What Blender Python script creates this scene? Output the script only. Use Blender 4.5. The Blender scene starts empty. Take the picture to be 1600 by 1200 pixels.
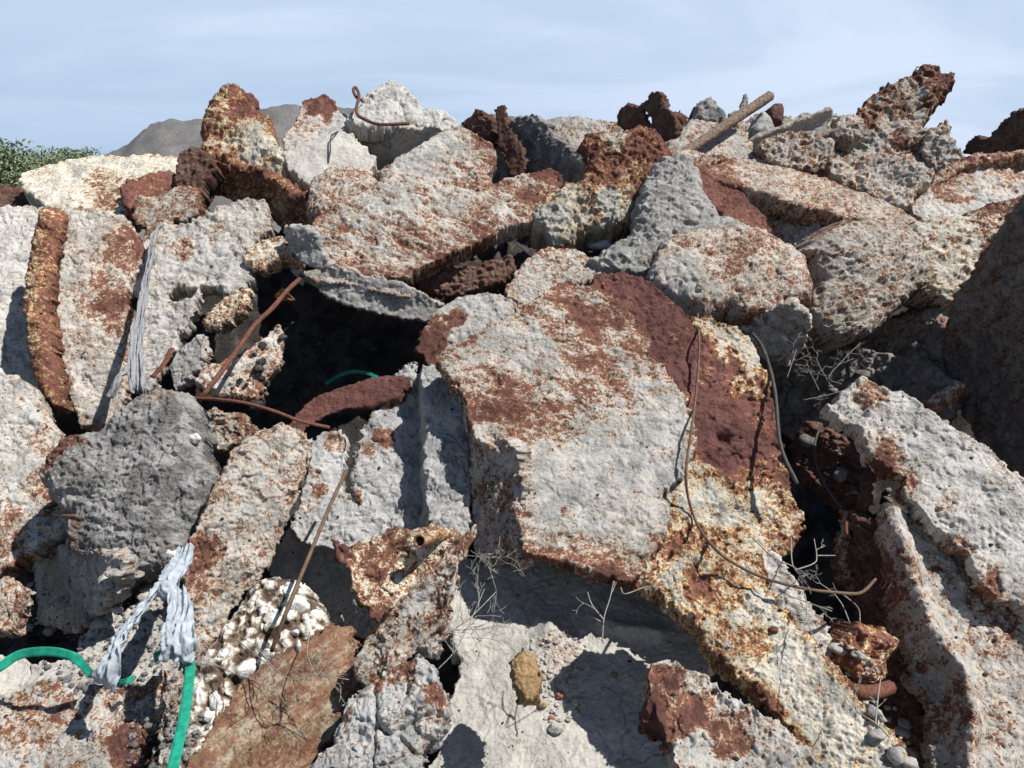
import bpy, math, random
import numpy as np
from mathutils import Vector, Matrix

S = bpy.context.scene
COL = S.collection
R = math.radians

# ------------------------------------------------------------------ camera
CAM = np.array([0.0, 0.0, 1.7])
FPX, PITCH = 1256.0, R(13.9)
cd = bpy.data.cameras.new('camera'); cam = bpy.data.objects.new('camera', cd); COL.objects.link(cam)
cam.location = CAM; cam.rotation_euler = (math.pi/2 - PITCH, 0, 0)
cd.sensor_width = 36; cd.lens = 36*FPX/1600; cd.clip_start = .05; cd.clip_end = 2000
S.camera = cam

# ------------------------------------------------------------------ light
SUN_EL, SUN_AZ = R(56), R(113)       # azimuth clockwise from +Y: right and a little behind the camera
sun_dir = Vector((math.sin(SUN_AZ)*math.cos(SUN_EL), math.cos(SUN_AZ)*math.cos(SUN_EL), math.sin(SUN_EL)))
sl = bpy.data.lights.new('sun', 'SUN'); sl.energy = 4.9; sl.angle = R(.5); sl.color = (1, .965, .91)
so = bpy.data.objects.new('sun', sl); COL.objects.link(so)
so.rotation_euler = sun_dir.to_track_quat('Z', 'Y').to_euler()
W = bpy.data.worlds.new('World'); S.world = W; W.use_nodes = True
def world():
    nt = W.node_tree; N = nt.nodes; L = nt.links; N.clear()
    out = N.new('ShaderNodeOutputWorld'); bg = N.new('ShaderNodeBackground')
    sky = N.new('ShaderNodeTexSky'); sky.sky_type = 'NISHITA'; sky.sun_disc = False
    sky.sun_elevation = SUN_EL; sky.sun_rotation = SUN_AZ; sky.air_density = 1.0; sky.dust_density = .1; sky.ozone_density = 4
    tc = N.new('ShaderNodeTexCoord')
    # thin high cloud: streaks laid on a flat layer above the scene
    sep = N.new('ShaderNodeSeparateXYZ'); L.new(tc.outputs['Generated'], sep.inputs[0])
    az = N.new('ShaderNodeMath'); az.operation = 'ADD'; az.inputs[1].default_value = .12
    L.new(sep.outputs['Z'], az.inputs[0])
    mx = N.new('ShaderNodeMath'); mx.operation = 'MAXIMUM'; mx.inputs[1].default_value = .05; L.new(az.outputs[0], mx.inputs[0])
    dx = N.new('ShaderNodeMath'); dx.operation = 'DIVIDE'; L.new(sep.outputs['X'], dx.inputs[0]); L.new(mx.outputs[0], dx.inputs[1])
    dy = N.new('ShaderNodeMath'); dy.operation = 'DIVIDE'; L.new(sep.outputs['Y'], dy.inputs[0]); L.new(mx.outputs[0], dy.inputs[1])
    cmb = N.new('ShaderNodeCombineXYZ'); L.new(dx.outputs[0], cmb.inputs[0]); L.new(dy.outputs[0], cmb.inputs[1])
    mp = N.new('ShaderNodeMapping'); mp.inputs['Scale'].default_value = (.42, .62, 1); mp.inputs['Rotation'].default_value = (0, 0, R(8)); mp.inputs['Location'].default_value = (3.1, 1.4, 0)
    L.new(cmb.outputs[0], mp.inputs[0])
    n = N.new('ShaderNodeTexNoise'); n.inputs['Scale'].default_value = 1.1; n.inputs['Detail'].default_value = 7; n.inputs['Roughness'].default_value = .52; n.inputs['Distortion'].default_value = 1.1
    L.new(mp.outputs[0], n.inputs['Vector'])
    mr = N.new('ShaderNodeMapRange'); mr.interpolation_type = 'SMOOTHSTEP'
    mr.inputs['From Min'].default_value = .36; mr.inputs['From Max'].default_value = .62; mr.inputs['To Min'].default_value = .58; mr.inputs['To Max'].default_value = .97
    L.new(n.outputs['Fac'], mr.inputs['Value'])
    # the cloud veil lies low over the far side of the heap; overhead and behind the sky is clear
    lo = N.new('ShaderNodeMapRange'); lo.interpolation_type = 'SMOOTHSTEP'; lo.inputs['From Min'].default_value = .28; lo.inputs['From Max'].default_value = .5; lo.inputs['To Min'].default_value = 1; lo.inputs['To Max'].default_value = .08
    L.new(sep.outputs['Z'], lo.inputs['Value'])
    fy = N.new('ShaderNodeMapRange'); fy.interpolation_type = 'SMOOTHSTEP'; fy.inputs['From Min'].default_value = 0; fy.inputs['From Max'].default_value = .5; fy.inputs['To Min'].default_value = .15
    L.new(sep.outputs['Y'], fy.inputs['Value'])
    k1 = N.new('ShaderNodeMath'); k1.operation = 'MULTIPLY'; L.new(lo.outputs[0], k1.inputs[0]); L.new(fy.outputs[0], k1.inputs[1])
    # it thins towards the horizon on the left
    lx = N.new('ShaderNodeMapRange'); lx.inputs['From Min'].default_value = -.55; lx.inputs['From Max'].default_value = .35; L.new(sep.outputs['X'], lx.inputs['Value'])
    lz = N.new('ShaderNodeMapRange'); lz.inputs['From Min'].default_value = .02; lz.inputs['From Max'].default_value = .16; L.new(sep.outputs['Z'], lz.inputs['Value'])
    mxx = N.new('ShaderNodeMath'); mxx.operation = 'MAXIMUM'; L.new(lx.outputs[0], mxx.inputs[0]); L.new(lz.outputs[0], mxx.inputs[1])
    th = N.new('ShaderNodeMapRange'); th.inputs['To Min'].default_value = .35; L.new(mxx.outputs[0], th.inputs['Value'])
    k0 = N.new('ShaderNodeMath'); k0.operation = 'MULTIPLY'; L.new(th.outputs[0], k0.inputs[0]); L.new(mr.outputs[0], k0.inputs[1])
    k2 = N.new('ShaderNodeMath'); k2.operation = 'MULTIPLY'; L.new(k1.outputs[0], k2.inputs[0]); L.new(k0.outputs[0], k2.inputs[1])
    mix = N.new('ShaderNodeMix'); mix.data_type = 'RGBA'; L.new(k2.outputs[0], mix.inputs[0])
    low = N.new('ShaderNodeMix'); low.data_type = 'RGBA'; L.new(k1.outputs[0], low.inputs[0]); L.new(sky.outputs[0], low.inputs[6]); low.inputs[7].default_value = (4.9, 7.3, 10.5, 1)
    L.new(low.outputs[2], mix.inputs[6]); mix.inputs[7].default_value = (10.6, 12.3, 15.1, 1)
    L.new(mix.outputs[2], bg.inputs[0]); bg.inputs[1].default_value = .052
    L.new(bg.outputs[0], out.inputs[0])
world()
S.view_settings.view_transform = 'Standard'; S.view_settings.look = 'None'
S.view_settings.exposure = .36; S.view_settings.gamma = 1
S.render.engine = 'CYCLES'
S.cycles.max_bounces = 5; S.cycles.diffuse_bounces = 2; S.cycles.glossy_bounces = 2

# ------------------------------------------------------------------ noise
_rs = np.random.RandomState(7)
_G = _rs.normal(size=(4096, 3)); _G /= np.linalg.norm(_G, axis=1)[:, None]
_V = _rs.rand(4096, 3)
def _h(i, j, k):
    a = (i.astype(np.int64)*73856093) ^ (j.astype(np.int64)*19349663) ^ (k.astype(np.int64)*83492791)
    a ^= (a >> 13); a *= 1274126177; a ^= (a >> 16)
    return (a & 4095)
def gn(P):
    F = np.floor(P); f = P-F; F = F.astype(np.int64)
    w = f*f*f*(f*(f*6-15)+10)
    out = 0
    for a in (0, 1):
        for b in (0, 1):
            for c in (0, 1):
                g = _G[_h(F[:, 0]+a, F[:, 1]+b, F[:, 2]+c)]
                d = ((f-np.array([a, b, c]))*g).sum(1)
                ww = (w[:, 0] if a else 1-w[:, 0])*(w[:, 1] if b else 1-w[:, 1])*(w[:, 2] if c else 1-w[:, 2])
                out = out+ww*d
    return out*1.6
def fbm(P, size, octv=4, gain=.5, lac=2.03):
    s = 0; a = 1; tot = 0; Q = P/size
    for o in range(octv):
        s = s+a*gn(Q+17.3*o); tot += a; a *= gain; Q = Q*lac
    return s/tot
def rid(P, size, octv=3, gain=.55):
    s = 0; a = 1; tot = 0; Q = P/size
    for o in range(octv):
        s = s+a*(1-2.2*np.abs(gn(Q+9.1*o))); tot += a; a *= gain; Q = Q*2.07
    return s/tot
def wor(P, size):
    Q = P/size; F = np.floor(Q); f = Q-F; F = F.astype(np.int64)
    d1 = np.full(len(P), 9.); d2 = np.full(len(P), 9.)
    for a in (-1, 0, 1):
        for b in (-1, 0, 1):
            for c in (-1, 0, 1):
                v = _V[_h(F[:, 0]+a, F[:, 1]+b, F[:, 2]+c)]
                d = ((np.array([a, b, c])+v-f)**2).sum(1)
                m = d < d1
                d2 = np.where(m, d1, np.minimum(d2, d)); d1 = np.where(m, d, d1)
    return np.sqrt(d1), np.sqrt(d2)
def sst(x, a, b):
    t = np.clip((x-a)/(b-a), 0, 1); return t*t*(3-2*t)

# ------------------------------------------------------------------ picture point -> place on the heap
_cp, _sp = math.cos(PITCH), math.sin(PITCH)
def ray(x, y):
    x = np.asarray(x, float); y = np.asarray(y, float)
    a = (x-800)/FPX; b = (600-y)/FPX
    d = np.stack([a, _cp+b*_sp, -_sp+b*_cp], -1)
    return d/d[..., 1:2]                      # unit step in Y
def project(P):
    D = P-CAM
    zf = D[:, 1]*_cp-D[:, 2]*_sp; up = D[:, 1]*_sp+D[:, 2]*_cp
    return 800+FPX*D[:, 0]/zf, 600-FPX*up/zf
_YP = [-300, 100, 150, 250, 400, 600, 800, 1000, 1200, 1300]
_YD = [6.4, 5.8, 5.5, 5.0, 4.4, 3.6, 3.0, 2.45, 2.0, 1.8]
def Yb(y): return float(np.interp(y, _YP, _YD))
def at(x, y, dz=0, Y=None):
    return CAM+ray(x, y)*(Yb(y)+dz if Y is None else Y)

# ------------------------------------------------------------------ materials
def srgb(h):
    h = h.lstrip('#'); c = [int(h[i:i+2], 16)/255 for i in (0, 2, 4)]
    return tuple(((v+.055)/1.055)**2.4 if v > .04 else v/12.92 for v in c)
def ramp(N, stops):
    r = N.new('ShaderNodeValToRGB'); e = r.color_ramp.elements
    while len(e) > 1: e.remove(e[-1])
    e[0].position = stops[0][0]; e[0].color = (*stops[0][1], 1)
    for p, c in stops[1:]:
        k = e.new(p); k.color = (*c, 1)
    return r
MATS = {}
def crust(name, stops, fine=.22, speck=.5, bump=.004, tone=.18, rough=.9, scale=1.0, grit=.25, flecks=.34):
    """stops run from bare crust (0) through its stained rim to thick rust (1); the mesh carries how rusted each point is"""
    m = bpy.data.materials.new(name); m.use_nodes = True; nt = m.node_tree; N = nt.nodes; L = nt.links; N.clear()
    out = N.new('ShaderNodeOutputMaterial'); bs = N.new('ShaderNodeBsdfPrincipled'); L.new(bs.outputs[0], out.inputs[0])
    at_ = N.new('ShaderNodeAttribute'); at_.attribute_name = 'rust'
    tc = N.new('ShaderNodeTexCoord')
    def noise(sc, det, ro=.6, dist=0.):
        n = N.new('ShaderNodeTexNoise'); n.inputs['Scale'].default_value = sc*scale; n.inputs['Detail'].default_value = det
        n.inputs['Roughness'].default_value = ro; n.inputs['Distortion'].default_value = dist; L.new(tc.outputs['Object'], n.inputs['Vector']); return n.outputs['Fac']
    def mth(op, a, b, c=None):
        k = N.new('ShaderNodeMath'); k.operation = op
        for i, v in enumerate((a, b, c)):
            if v is None: continue
            if isinstance(v, (int, float)): k.inputs[i].default_value = v
            else: L.new(v, k.inputs[i])
        return k.outputs[0]
    n1 = noise(52, 8, .72, .8); n2 = noise(170, 4, .7); n3 = noise(5, 4)
    v = mth('MULTIPLY_ADD', mth('SUBTRACT', n1, .5), fine*6.6, at_.outputs['Fac'])
    v = mth('MULTIPLY_ADD', mth('SUBTRACT', n2, .5), fine*3.2, v)
    fk = N.new('ShaderNodeMapRange'); fk.inputs['From Min'].default_value = .60; fk.inputs['From Max'].default_value = .655; L.new(noise(78, 3, .5, 1.2), fk.inputs['Value'])
    v = mth('MULTIPLY_ADD', fk.outputs[0], flecks, v)
    rp = ramp(N, stops); L.new(v, rp.inputs[0])
    # mottling of the crust itself
    t = mth('MULTIPLY_ADD', mth('SUBTRACT', n3, .5), tone*3, 1.0)
    oi = N.new('ShaderNodeObjectInfo'); t = mth('MULTIPLY', t, mth('MULTIPLY_ADD', oi.outputs['Random'], .26, .80))
    t2 = mth('MULTIPLY_ADD', mth('SUBTRACT', noise(95, 4, .7), .5), grit*3.2, t)
    hs = N.new('ShaderNodeMix'); hs.data_type = 'RGBA'; hs.blend_type = 'MULTIPLY'; hs.inputs[0].default_value = 1
    L.new(rp.outputs[0], hs.inputs[6]); cb = N.new('ShaderNodeCombineColor'); [L.new(t2, cb.inputs[i]) for i in range(3)]; L.new(cb.outputs[0], hs.inputs[7])
    # dark little pits
    vo = N.new('ShaderNodeTexVoronoi'); vo.inputs['Scale'].default_value = 55*scale; L.new(tc.outputs['Object'], vo.inputs['Vector'])
    pit = N.new('ShaderNodeMapRange'); pit.inputs['From Min'].default_value = .12; pit.inputs['From Max'].default_value = .26; pit.inputs['To Min'].default_value = 1; pit.inputs['To Max'].default_value = 0
    L.new(vo.outputs['Distance'], pit.inputs['Value'])
    sel = N.new('ShaderNodeMapRange'); sel.inputs['From Min'].default_value = .47; sel.inputs['From Max'].default_value = .56; L.new(noise(24, 3), sel.inputs['Value'])
    pf = mth('MULTIPLY', pit.outputs[0], sel.outputs[0])
    mk = N.new('ShaderNodeMix'); mk.data_type = 'RGBA'; L.new(mth('MULTIPLY', pf, speck), mk.inputs[0]); L.new(hs.outputs[2], mk.inputs[6]); mk.inputs[7].default_value = (.055, .035, .03, 1)
    L.new(mk.outputs[2], bs.inputs['Base Color'])
    bs.inputs['Roughness'].default_value = rough; bs.inputs['Specular IOR Level'].default_value = .25
    hgt = mth('MULTIPLY_ADD', noise(60, 6, .7), 1.0, mth('MULTIPLY', pf, -.22))
    hgt = mth('MULTIPLY_ADD', noise(220, 3, .6), .35, hgt)
    hgt = mth('MULTIPLY_ADD', mth('MINIMUM', v, .7), -.16, hgt)
    b = N.new('ShaderNodeBump'); b.inputs['Strength'].default_value = 1; b.inputs['Distance'].default_value = bump*4.2
    L.new(hgt, b.inputs['Height']); L.new(b.outputs[0], bs.inputs['Normal'])
    L.new(mth('MINIMUM', mth('MAXIMUM', mth('MULTIPLY_ADD', mth('SUBTRACT', noise(9, 3), .5), 4.5, .65), .25), 1.0), b.inputs['Strength'])
    MATS[name] = m; return m
RUST = [(.555, (.36, .22, .135)), (.61, (.235, .112, .070)), (.78, (.17, .075, .054)), (1.0, (.10, .044, .036))]
crust('flake', [(0, (.38, .37, .352)), (.32, (.505, .488, .455)), (.43, (.44, .40, .35)), (.50, (.56, .49, .39))]+RUST)
crust('pale', [(0, (.415, .405, .39)), (.36, (.52, .505, .475)), (.46, (.45, .41, .355)), (.52, (.54, .45, .34))]+RUST, fine=.2, speck=.55, tone=.12)
crust('grey', [(0, (.335, .328, .315)), (.42, (.45, .435, .41)), (.52, (.50, .42, .30))]+RUST, fine=.22, grit=.34)
crust('bluegrey', [(0, (.40, .405, .408)), (.42, (.50, .495, .475)), (.52, (.46, .37, .27))]+RUST, fine=.2, tone=.2)
crust('clinker', [(0, (.225, .221, .217)), (.45, (.30, .292, .28)), (.55, (.34, .28, .22))]+RUST, fine=.28, grit=.4, bump=.008, speck=.7)
crust('dust', [(0, (.41, .39, .355)), (.5, (.50, .475, .43)), (.6, (.40, .33, .28)), (.8, (.27, .15, .11))], fine=.18, speck=.45, tone=.14, bump=.003, flecks=.12)
crust('cream', [(0, (.60, .58, .53)), (.36, (.70, .66, .57)), (.48, (.62, .50, .31))]+RUST, fine=.26, speck=.85)
crust('redrust', [(0, (.42, .41, .38)), (.28, (.54, .50, .41)), (.36, (.56, .42, .20)), (.42, (.38, .18, .065)), (.50, (.225, .095, .055)), (.68, (.18, .078, .064)), (1.0, (.11, .048, .042))], fine=.22, grit=.35, speck=.6)
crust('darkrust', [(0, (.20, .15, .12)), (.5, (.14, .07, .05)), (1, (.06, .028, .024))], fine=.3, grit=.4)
crust('popcorn', [(0, (.80, .78, .74)), (.36, (.66, .62, .54)), (.47, (.40, .34, .26)), (.56, (.25, .19, .14)), (.7, (.13, .085, .06)), (1, (.06, .04, .03))], fine=.13, grit=.4, speck=.9, bump=.01, flecks=.1)
crust('plank', [(0, (.40, .36, .30)), (.34, (.36, .29, .21)), (.46, (.27, .17, .10)), (.6, (.20, .10, .065)), (1, (.13, .055, .04))], fine=.12, speck=.3, tone=.2)
crust('whitechip', [(0, (.85, .84, .82)), (.6, (.80, .77, .72)), (1, (.5, .4, .3))], fine=.1, speck=.2, flecks=0., grit=.08)
crust('shade', [(0, (.20, .185, .175)), (.45, (.27, .25, .235))]+[(a, tuple(v*.8 for v in c)) for a, c in RUST])  # grey slag darkened: shade of the right hollow put into its colour
crust('ochre', [(0, (.44, .33, .20)), (.5, (.36, .235, .115)), (1, (.2, .12, .07))], fine=.25)
crust('brick', [(0, (.45, .20, .15)), (.5, (.36, .14, .10)), (1, (.25, .12, .1))], fine=.2)
crust('earth_shade', [(0, (.06, .055, .05)), (.5, (.10, .085, .078)), (1, (.05, .035, .03))], fine=.3, grit=.5, bump=.012)  # near-black so gaps between slabs stay dark: shade put into the colour
crust('gravel', [(0, (.15, .147, .145)), (.5, (.20, .195, .19)), (1, (.15, .13, .12))], fine=.3, grit=.5, scale=.5)
def simple(name, col, rough=.7, var=.35, sc=(60, 60, 60), metal=0, bump=.001, trans=0, col2=None):
    m = bpy.data.materials.new(name); m.use_nodes = True; nt = m.node_tree; N = nt.nodes; L = nt.links
    bs = N['Principled BSDF']; tc = N.new('ShaderNodeTexCoord'); mp = N.new('ShaderNodeMapping'); mp.inputs['Scale'].default_value = sc
    L.new(tc.outputs['Object'], mp.inputs[0]); n = N.new('ShaderNodeTexNoise'); n.inputs['Scale'].default_value = 1; n.inputs['Detail'].default_value = 5; L.new(mp.outputs[0], n.inputs['Vector'])
    c2 = col2 or tuple(c*(1-var) for c in col)
    rp = ramp(N, [(.35, c2), (.65, col)]); L.new(n.outputs['Fac'], rp.inputs[0]); L.new(rp.outputs[0], bs.inputs['Base Color'])
    bs.inputs['Roughness'].default_value = rough; bs.inputs['Metallic'].default_value = metal; bs.inputs['Specular IOR Level'].default_value = .3
    b = N.new('ShaderNodeBump'); b.inputs['Distance'].default_value = bump; L.new(n.outputs['Fac'], b.inputs['Height']); L.new(b.outputs[0], bs.inputs['Normal'])
    if trans: bs.inputs['Transmission Weight'].default_value = trans
    MATS[name] = m; return m
simple('rod_rust', (.18, .072, .046), .85, .55, (90, 90, 90))
simple('wire_brown', (.16, .10, .065), .7, .4, (60, 60, 60))
simple('wire_grey', (.075, .075, .065), .7, .4, (60, 60, 60))
simple('wood', (.235, .165, .125), .9, .6, (70, 30, 70), bump=.008)
simple('wood_end', (.36, .31, .24), .9, .4, (120, 120, 120))
simple('strap_green', (.02, .35, .23), .5, .4, (45, 45, 45))
simple('cloth', (.42, .47, .52), .85, .35, (40, 40, 40), bump=.002)
simple('rag_grey', (.34, .345, .36), .95, .45, (220, 220, 20), bump=.004)
simple('plastic', (.60, .63, .70), .3, .2, (20, 20, 20))
simple('twig', (.34, .32, .28), .9, .4, (150, 150, 150))
simple('leafdry', (.32, .17, .08), .8, .4)
simple('bark', (.11, .08, .055), .9)
simple('foliage', (.22, .26, .14), .75, .5, (3, 3, 3), col2=(.14, .18, .11))

# ------------------------------------------------------------------ objects
def tag(o, label=None, cat=None, group=None, kind=None):
    if label: o['label'] = label
    if cat: o['category'] = cat
    if group: o['group'] = group
    if kind or cat: o['kind'] = kind or 'thing'
    return o
def mesh_obj(name, V, Q, mat, rust=None, parent=None, smooth=True, loc=None):
    """V (n,3) world points, Q (m,4) or (m,3) faces; one mesh object with its origin at its own middle"""
    V = np.asarray(V, float); loc = V.mean(0) if loc is None else np.asarray(loc, float)
    me = bpy.data.meshes.new(name)
    if not isinstance(Q, (list, tuple)): Q = [Q]
    me.vertices.add(len(V)); me.vertices.foreach_set('co', (V-loc).astype(np.float32).ravel())
    loops = np.concatenate([q.ravel() for q in Q]); cnt = np.concatenate([np.full(len(q), q.shape[1]) for q in Q])
    me.loops.add(len(loops)); me.loops.foreach_set('vertex_index', loops.astype(np.int32))
    me.polygons.add(len(cnt)); st = np.concatenate([[0], np.cumsum(cnt)[:-1]])
    me.polygons.foreach_set('loop_start', st.astype(np.int32)); me.polygons.foreach_set('use_smooth', np.full(len(cnt), smooth))
    me.update(calc_edges=True); me.validate()
    if rust is not None:
        a = me.attributes.new('rust', 'FLOAT', 'POINT'); a.data.foreach_set('value', np.asarray(rust, np.float32))
    me.materials.append(MATS[mat])
    o = bpy.data.objects.new(name, me); COL.objects.link(o)
    if parent is None: o.location = loc
    else:
        o.parent = parent; o.location = Vector(loc)-parent.location
    return o

def chaikin(P, n):
    for _ in range(n):
        Qn = np.roll(P, -1, 0); P = np.stack([.8*P+.2*Qn, .2*P+.8*Qn], 1).reshape(-1, 2)
    return P
def sdf(U, poly):
    """signed distance to a closed outline, positive inside"""
    d = np.full(len(U), 1e9); ins = np.zeros(len(U), bool); n = len(poly)
    for i in range(n):
        a = poly[i]; b = poly[(i+1) % n]; e = b-a; w = U-a
        t = np.clip((w@e)/max(e@e, 1e-12), 0, 1); d = np.minimum(d, ((w-t[:, None]*e)**2).sum(1))
        c = (a[1] > U[:, 1]) != (b[1] > U[:, 1])
        if abs(b[1]-a[1]) > 1e-12: ins ^= c & (U[:, 0] < (b[0]-a[0])*(U[:, 1]-a[1])/(b[1]-a[1])+a[0])
    d = np.sqrt(d); return np.where(ins, d, -d)
def segd(x, y, pl):
    d = np.full(len(x), 1e9)
    for (a, b), (c, e) in zip(pl[:-1], pl[1:]):
        vx, vy = c-a, e-b; t = np.clip(((x-a)*vx+(y-b)*vy)/max(vx*vx+vy*vy, 1e-9), 0, 1)
        d = np.minimum(d, (x-a-t*vx)**2+(y-b-t*vy)**2)
    return np.sqrt(d)

RES = 1.1            # mesh spacing in picture pixels of the 1024 render
_seed = [0]
def facet(poly, n=(0, 50), dz=0, T=.08, r=.025, dome=0, jag=.015, rough=1., surf='flake', rust=.36, var=.22, spots=(),
          rel=(), ridges=(), cuts=(), holes=(), edge=.09, bend=(0, 0), streak=None, res=1., Y=None, anchor=None, seed=None, smooth=0, flake=.004, porous=0.):
    """one closed slab with a ragged outline, rounded rim, relief and crusted skin. Returns V, Q, rust"""
    _seed[0] += 1; T = T*1.4 if T > .06 else T; r = r*.42; _q = np.random.RandomState(seed or _seed[0]+500).rand(3); kf = .55+.9*_q[0]; var = var*(1.25+.8*_q[1]); seed = _seed[0] if seed is None else seed
    poly = np.array(poly, float); cx, cy = anchor or poly.mean(0)
    A = at(cx, cy, dz, Y)
    az, el = R(n[0]), R(n[1])
    nn = np.array([math.sin(az)*math.cos(el), -math.cos(az)*math.cos(el), math.sin(el)])
    u = np.cross([0, 0, 1.], nn); u /= np.linalg.norm(u); v = np.cross(nn, u)
    def hit(x, y):
        d = ray(x, y); den = d@nn; den = np.minimum(den, -.12)
        t = ((A-CAM)@nn)/den; Y0 = A[1]
        t = np.clip(t, Y0-.9, Y0+1.1); return CAM+d*t[..., None]
    def loc2(p):
        W3 = hit(p[:, 0], p[:, 1])-A; return np.stack([W3@u, W3@v], 1)
    P2 = chaikin(loc2(poly), smooth); s = A[1]/804*RES*res
    mn = P2.min(0)-3*s; mxx = P2.max(0)+3*s
    nx, ny = int((mxx[0]-mn[0])/s)+2, int((mxx[1]-mn[1])/s)+2
    if nx*ny > 260000:
        k = math.sqrt(nx*ny/260000); s *= k; nx, ny = int((mxx[0]-mn[0])/s)+2, int((mxx[1]-mn[1])/s)+2
    gx = mn[0]+np.arange(nx)*s; gy = mn[1]+np.arange(ny)*s
    U = np.stack(np.meshgrid(gx, gy, indexing='ij'), -1).reshape(-1, 2)
    sd0 = sdf(U, P2)
    for h in holes:
        sd0 = np.minimum(sd0, -sdf(U, loc2(np.array(h, float))))
    P3 = A+U[:, :1]*u+U[:, 1:]*v+seed*3.77
    sd = sd0+jag*(1.3*fbm(P3, .16, 2)+1.1*rid(P3, .09, 4)+1.9*fbm(P3, .035, 4, .68)-.25)
    if porous:
        w1, w2 = wor(P3, .07); sd = np.minimum(sd, (w1-porous)*.07+np.clip(sd0, 0, 1)*.15)
    G = sd.reshape(nx, ny); g0, g1 = np.gradient(G, s); gg = np.maximum(g0**2+g1**2, .15)
    near = (np.abs(G) < .95*s)
    st = np.where(near & (G < .45*s), np.clip(G/np.sqrt(gg), -.8*s, .8*s)/np.sqrt(gg), 0)
    U = U-np.stack([st*g0, st*g1], -1).reshape(-1, 2)
    ok = (G > -.8*s)
    cell = ok[:-1, :-1] & ok[1:, :-1] & ok[:-1, 1:] & ok[1:, 1:]
    # keep the largest connected patch of cells
    lab = np.where(cell, np.arange(cell.size).reshape(cell.shape)+1, 0)
    for _ in range(600):
        L0 = lab.copy()
        for ax in (0, 1):
            for dr in (1, -1):
                sh = np.roll(lab, dr, ax)
                if ax == 0: sh[0 if dr == 1 else -1] = 0
                else: sh[:, 0 if dr == 1 else -1] = 0
                lab = np.where(cell, np.maximum(lab, sh), 0)
        # jump along rows and columns quickly
        for ax in (0, 1):
            m = lab if ax == 0 else lab.T
            for i in range(1, m.shape[0]):
                m[i] = np.where((m[i] > 0) & (m[i-1] > 0), np.maximum(m[i], m[i-1]), m[i])
            for i in range(m.shape[0]-2, -1, -1):
                m[i] = np.where((m[i] > 0) & (m[i+1] > 0), np.maximum(m[i], m[i+1]), m[i])
            lab = m if ax == 0 else m.T
        if (lab == L0).all(): break
    ids, ct = np.unique(lab[lab > 0], return_counts=True)
    cell = lab == ids[ct.argmax()]
    used = np.zeros((nx, ny), bool)
    for a in (0, 1):
        for b in (0, 1): used[a:nx-1+a, b:ny-1+b] |= cell
    full = np.zeros((nx, ny), int)
    for a in (0, 1):
        for b in (0, 1): full[a:nx-1+a, b:ny-1+b] += cell
    bnd = used & (full < 4)
    idx = np.full((nx, ny), -1); idx[used] = np.arange(used.sum())
    U = U[used.ravel()]; sdv = np.clip(sd[used.ravel()], 0, None); sdv0 = np.clip(sd0[used.ravel()], 0, None); B = bnd[used]
    sdv[B] = 0
    P3 = A+U[:, :1]*u+U[:, 1:]*v
    px, py = project(P3)
    prof = np.sqrt(np.clip(1-(1-np.clip(sdv/max(r, 1e-4), 0, 1))**2, 0, 1))
    h = -min(r, T*.6)*(1-prof)
    mxs = max(sdv0.max(), 1e-3)
    if dome: h = h+dome*np.sqrt(np.clip(1-(1-np.clip(sdv0/mxs, 0, 1))**2, 0, 1))
    for (x, y, a, rr) in rel: h = h+a*np.exp(-((px-x)**2+(py-y)**2)/(rr*rr))
    for pl, a, rr in ridges: h = h+a*np.exp(-(segd(px, py, pl)/rr)**2)
    Pn = P3+seed*3.77
    for pl, a, wd in cuts:        # step: everything left of the line drops by a
        (x0, y0), (x1, y1) = pl
        q = ((px-x0)*(y1-y0)-(py-y0)*(x1-x0))/math.hypot(x1-x0, y1-y0)
        q = q+8*fbm(Pn, .12, 3)
        h = h-a*sst(q, -wd, wd)
    bu, bv = bend
    if bu or bv: h = h-bu*U[:, 0]**2-bv*U[:, 1]**2
    P3h = P3+h[:, None]*nn; Pn = P3h+seed*3.77
    # skin
    if streak:
        sa = R(streak); c, sn = math.cos(sa), math.sin(sa)
        Ps = np.stack([(U[:, 0]*c+U[:, 1]*sn)*.33, (-U[:, 0]*sn+U[:, 1]*c), h], 1)+seed*3.77
    else: Ps = Pn
    def mn_(Q, Qs): return var*(.55*fbm(Q, .28*kf, 3)+1.35*fbm(Qs, .042*kf, 5, .80))
    mn0 = mn_(Pn, Ps); m = rust+.02+mn0
    for (x, y, rr, a) in spots:
        m = m+a*sst(1-np.sqrt((px-x)**2+(py-y)**2)/(rr*1.15)+1.1*fbm(Pn, .13, 5, .65), -.1, .55)
    m = m+edge*sst(-sdv0+.02*fbm(Pn, .08, 3), -.05, -.005)
    big = fbm(Pn, .38, 3)
    q = fbm(Pn+31, .26, 4, .6)*5; terr = (np.floor(q)+sst(q-np.floor(q), .72, .95))/5
    c1, c2 = wor(Pn+.05*np.stack([gn(Pn/.05), gn(Pn/.05+9), 0*big], 1), .23)
    crack = sst(.035-(c2-c1), 0, .03)*sst(fbm(Pn+7, .3, 2), -.02, .08)
    k1, _k = wor(Pn+77, .030); rimf = sst(-sdv0+.03*fbm(Pn+3, .1, 2), -.055, -.01)
    soft = (1-.62*sst(m, .52, .68))*(.30+.85*sst(fbm(Pn+19, .20, 3), -.16, .20))
    crumb = .0075*fbm(Pn, .020, 3, .75)+.010*rid(Pn+13, .050, 4, .65)*sst(fbm(Pn+41, .12, 3), -.15, .25)+.014*rimf*(.55-k1)
    q2 = fbm(Pn+61, .10, 4, .62)*5; ter2 = (np.floor(q2)+sst(q2-np.floor(q2), .80, .97))/5
    q3 = fbm(Pn+91, .035, 3, .62)*4; ter3 = (np.floor(q3)+sst(q3-np.floor(q3), .75, .97))/4
    base = .034*terr+(.020*ter2+.007*ter3)*(.35+.65*soft)-.010*crack+.72*crumb*soft
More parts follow.
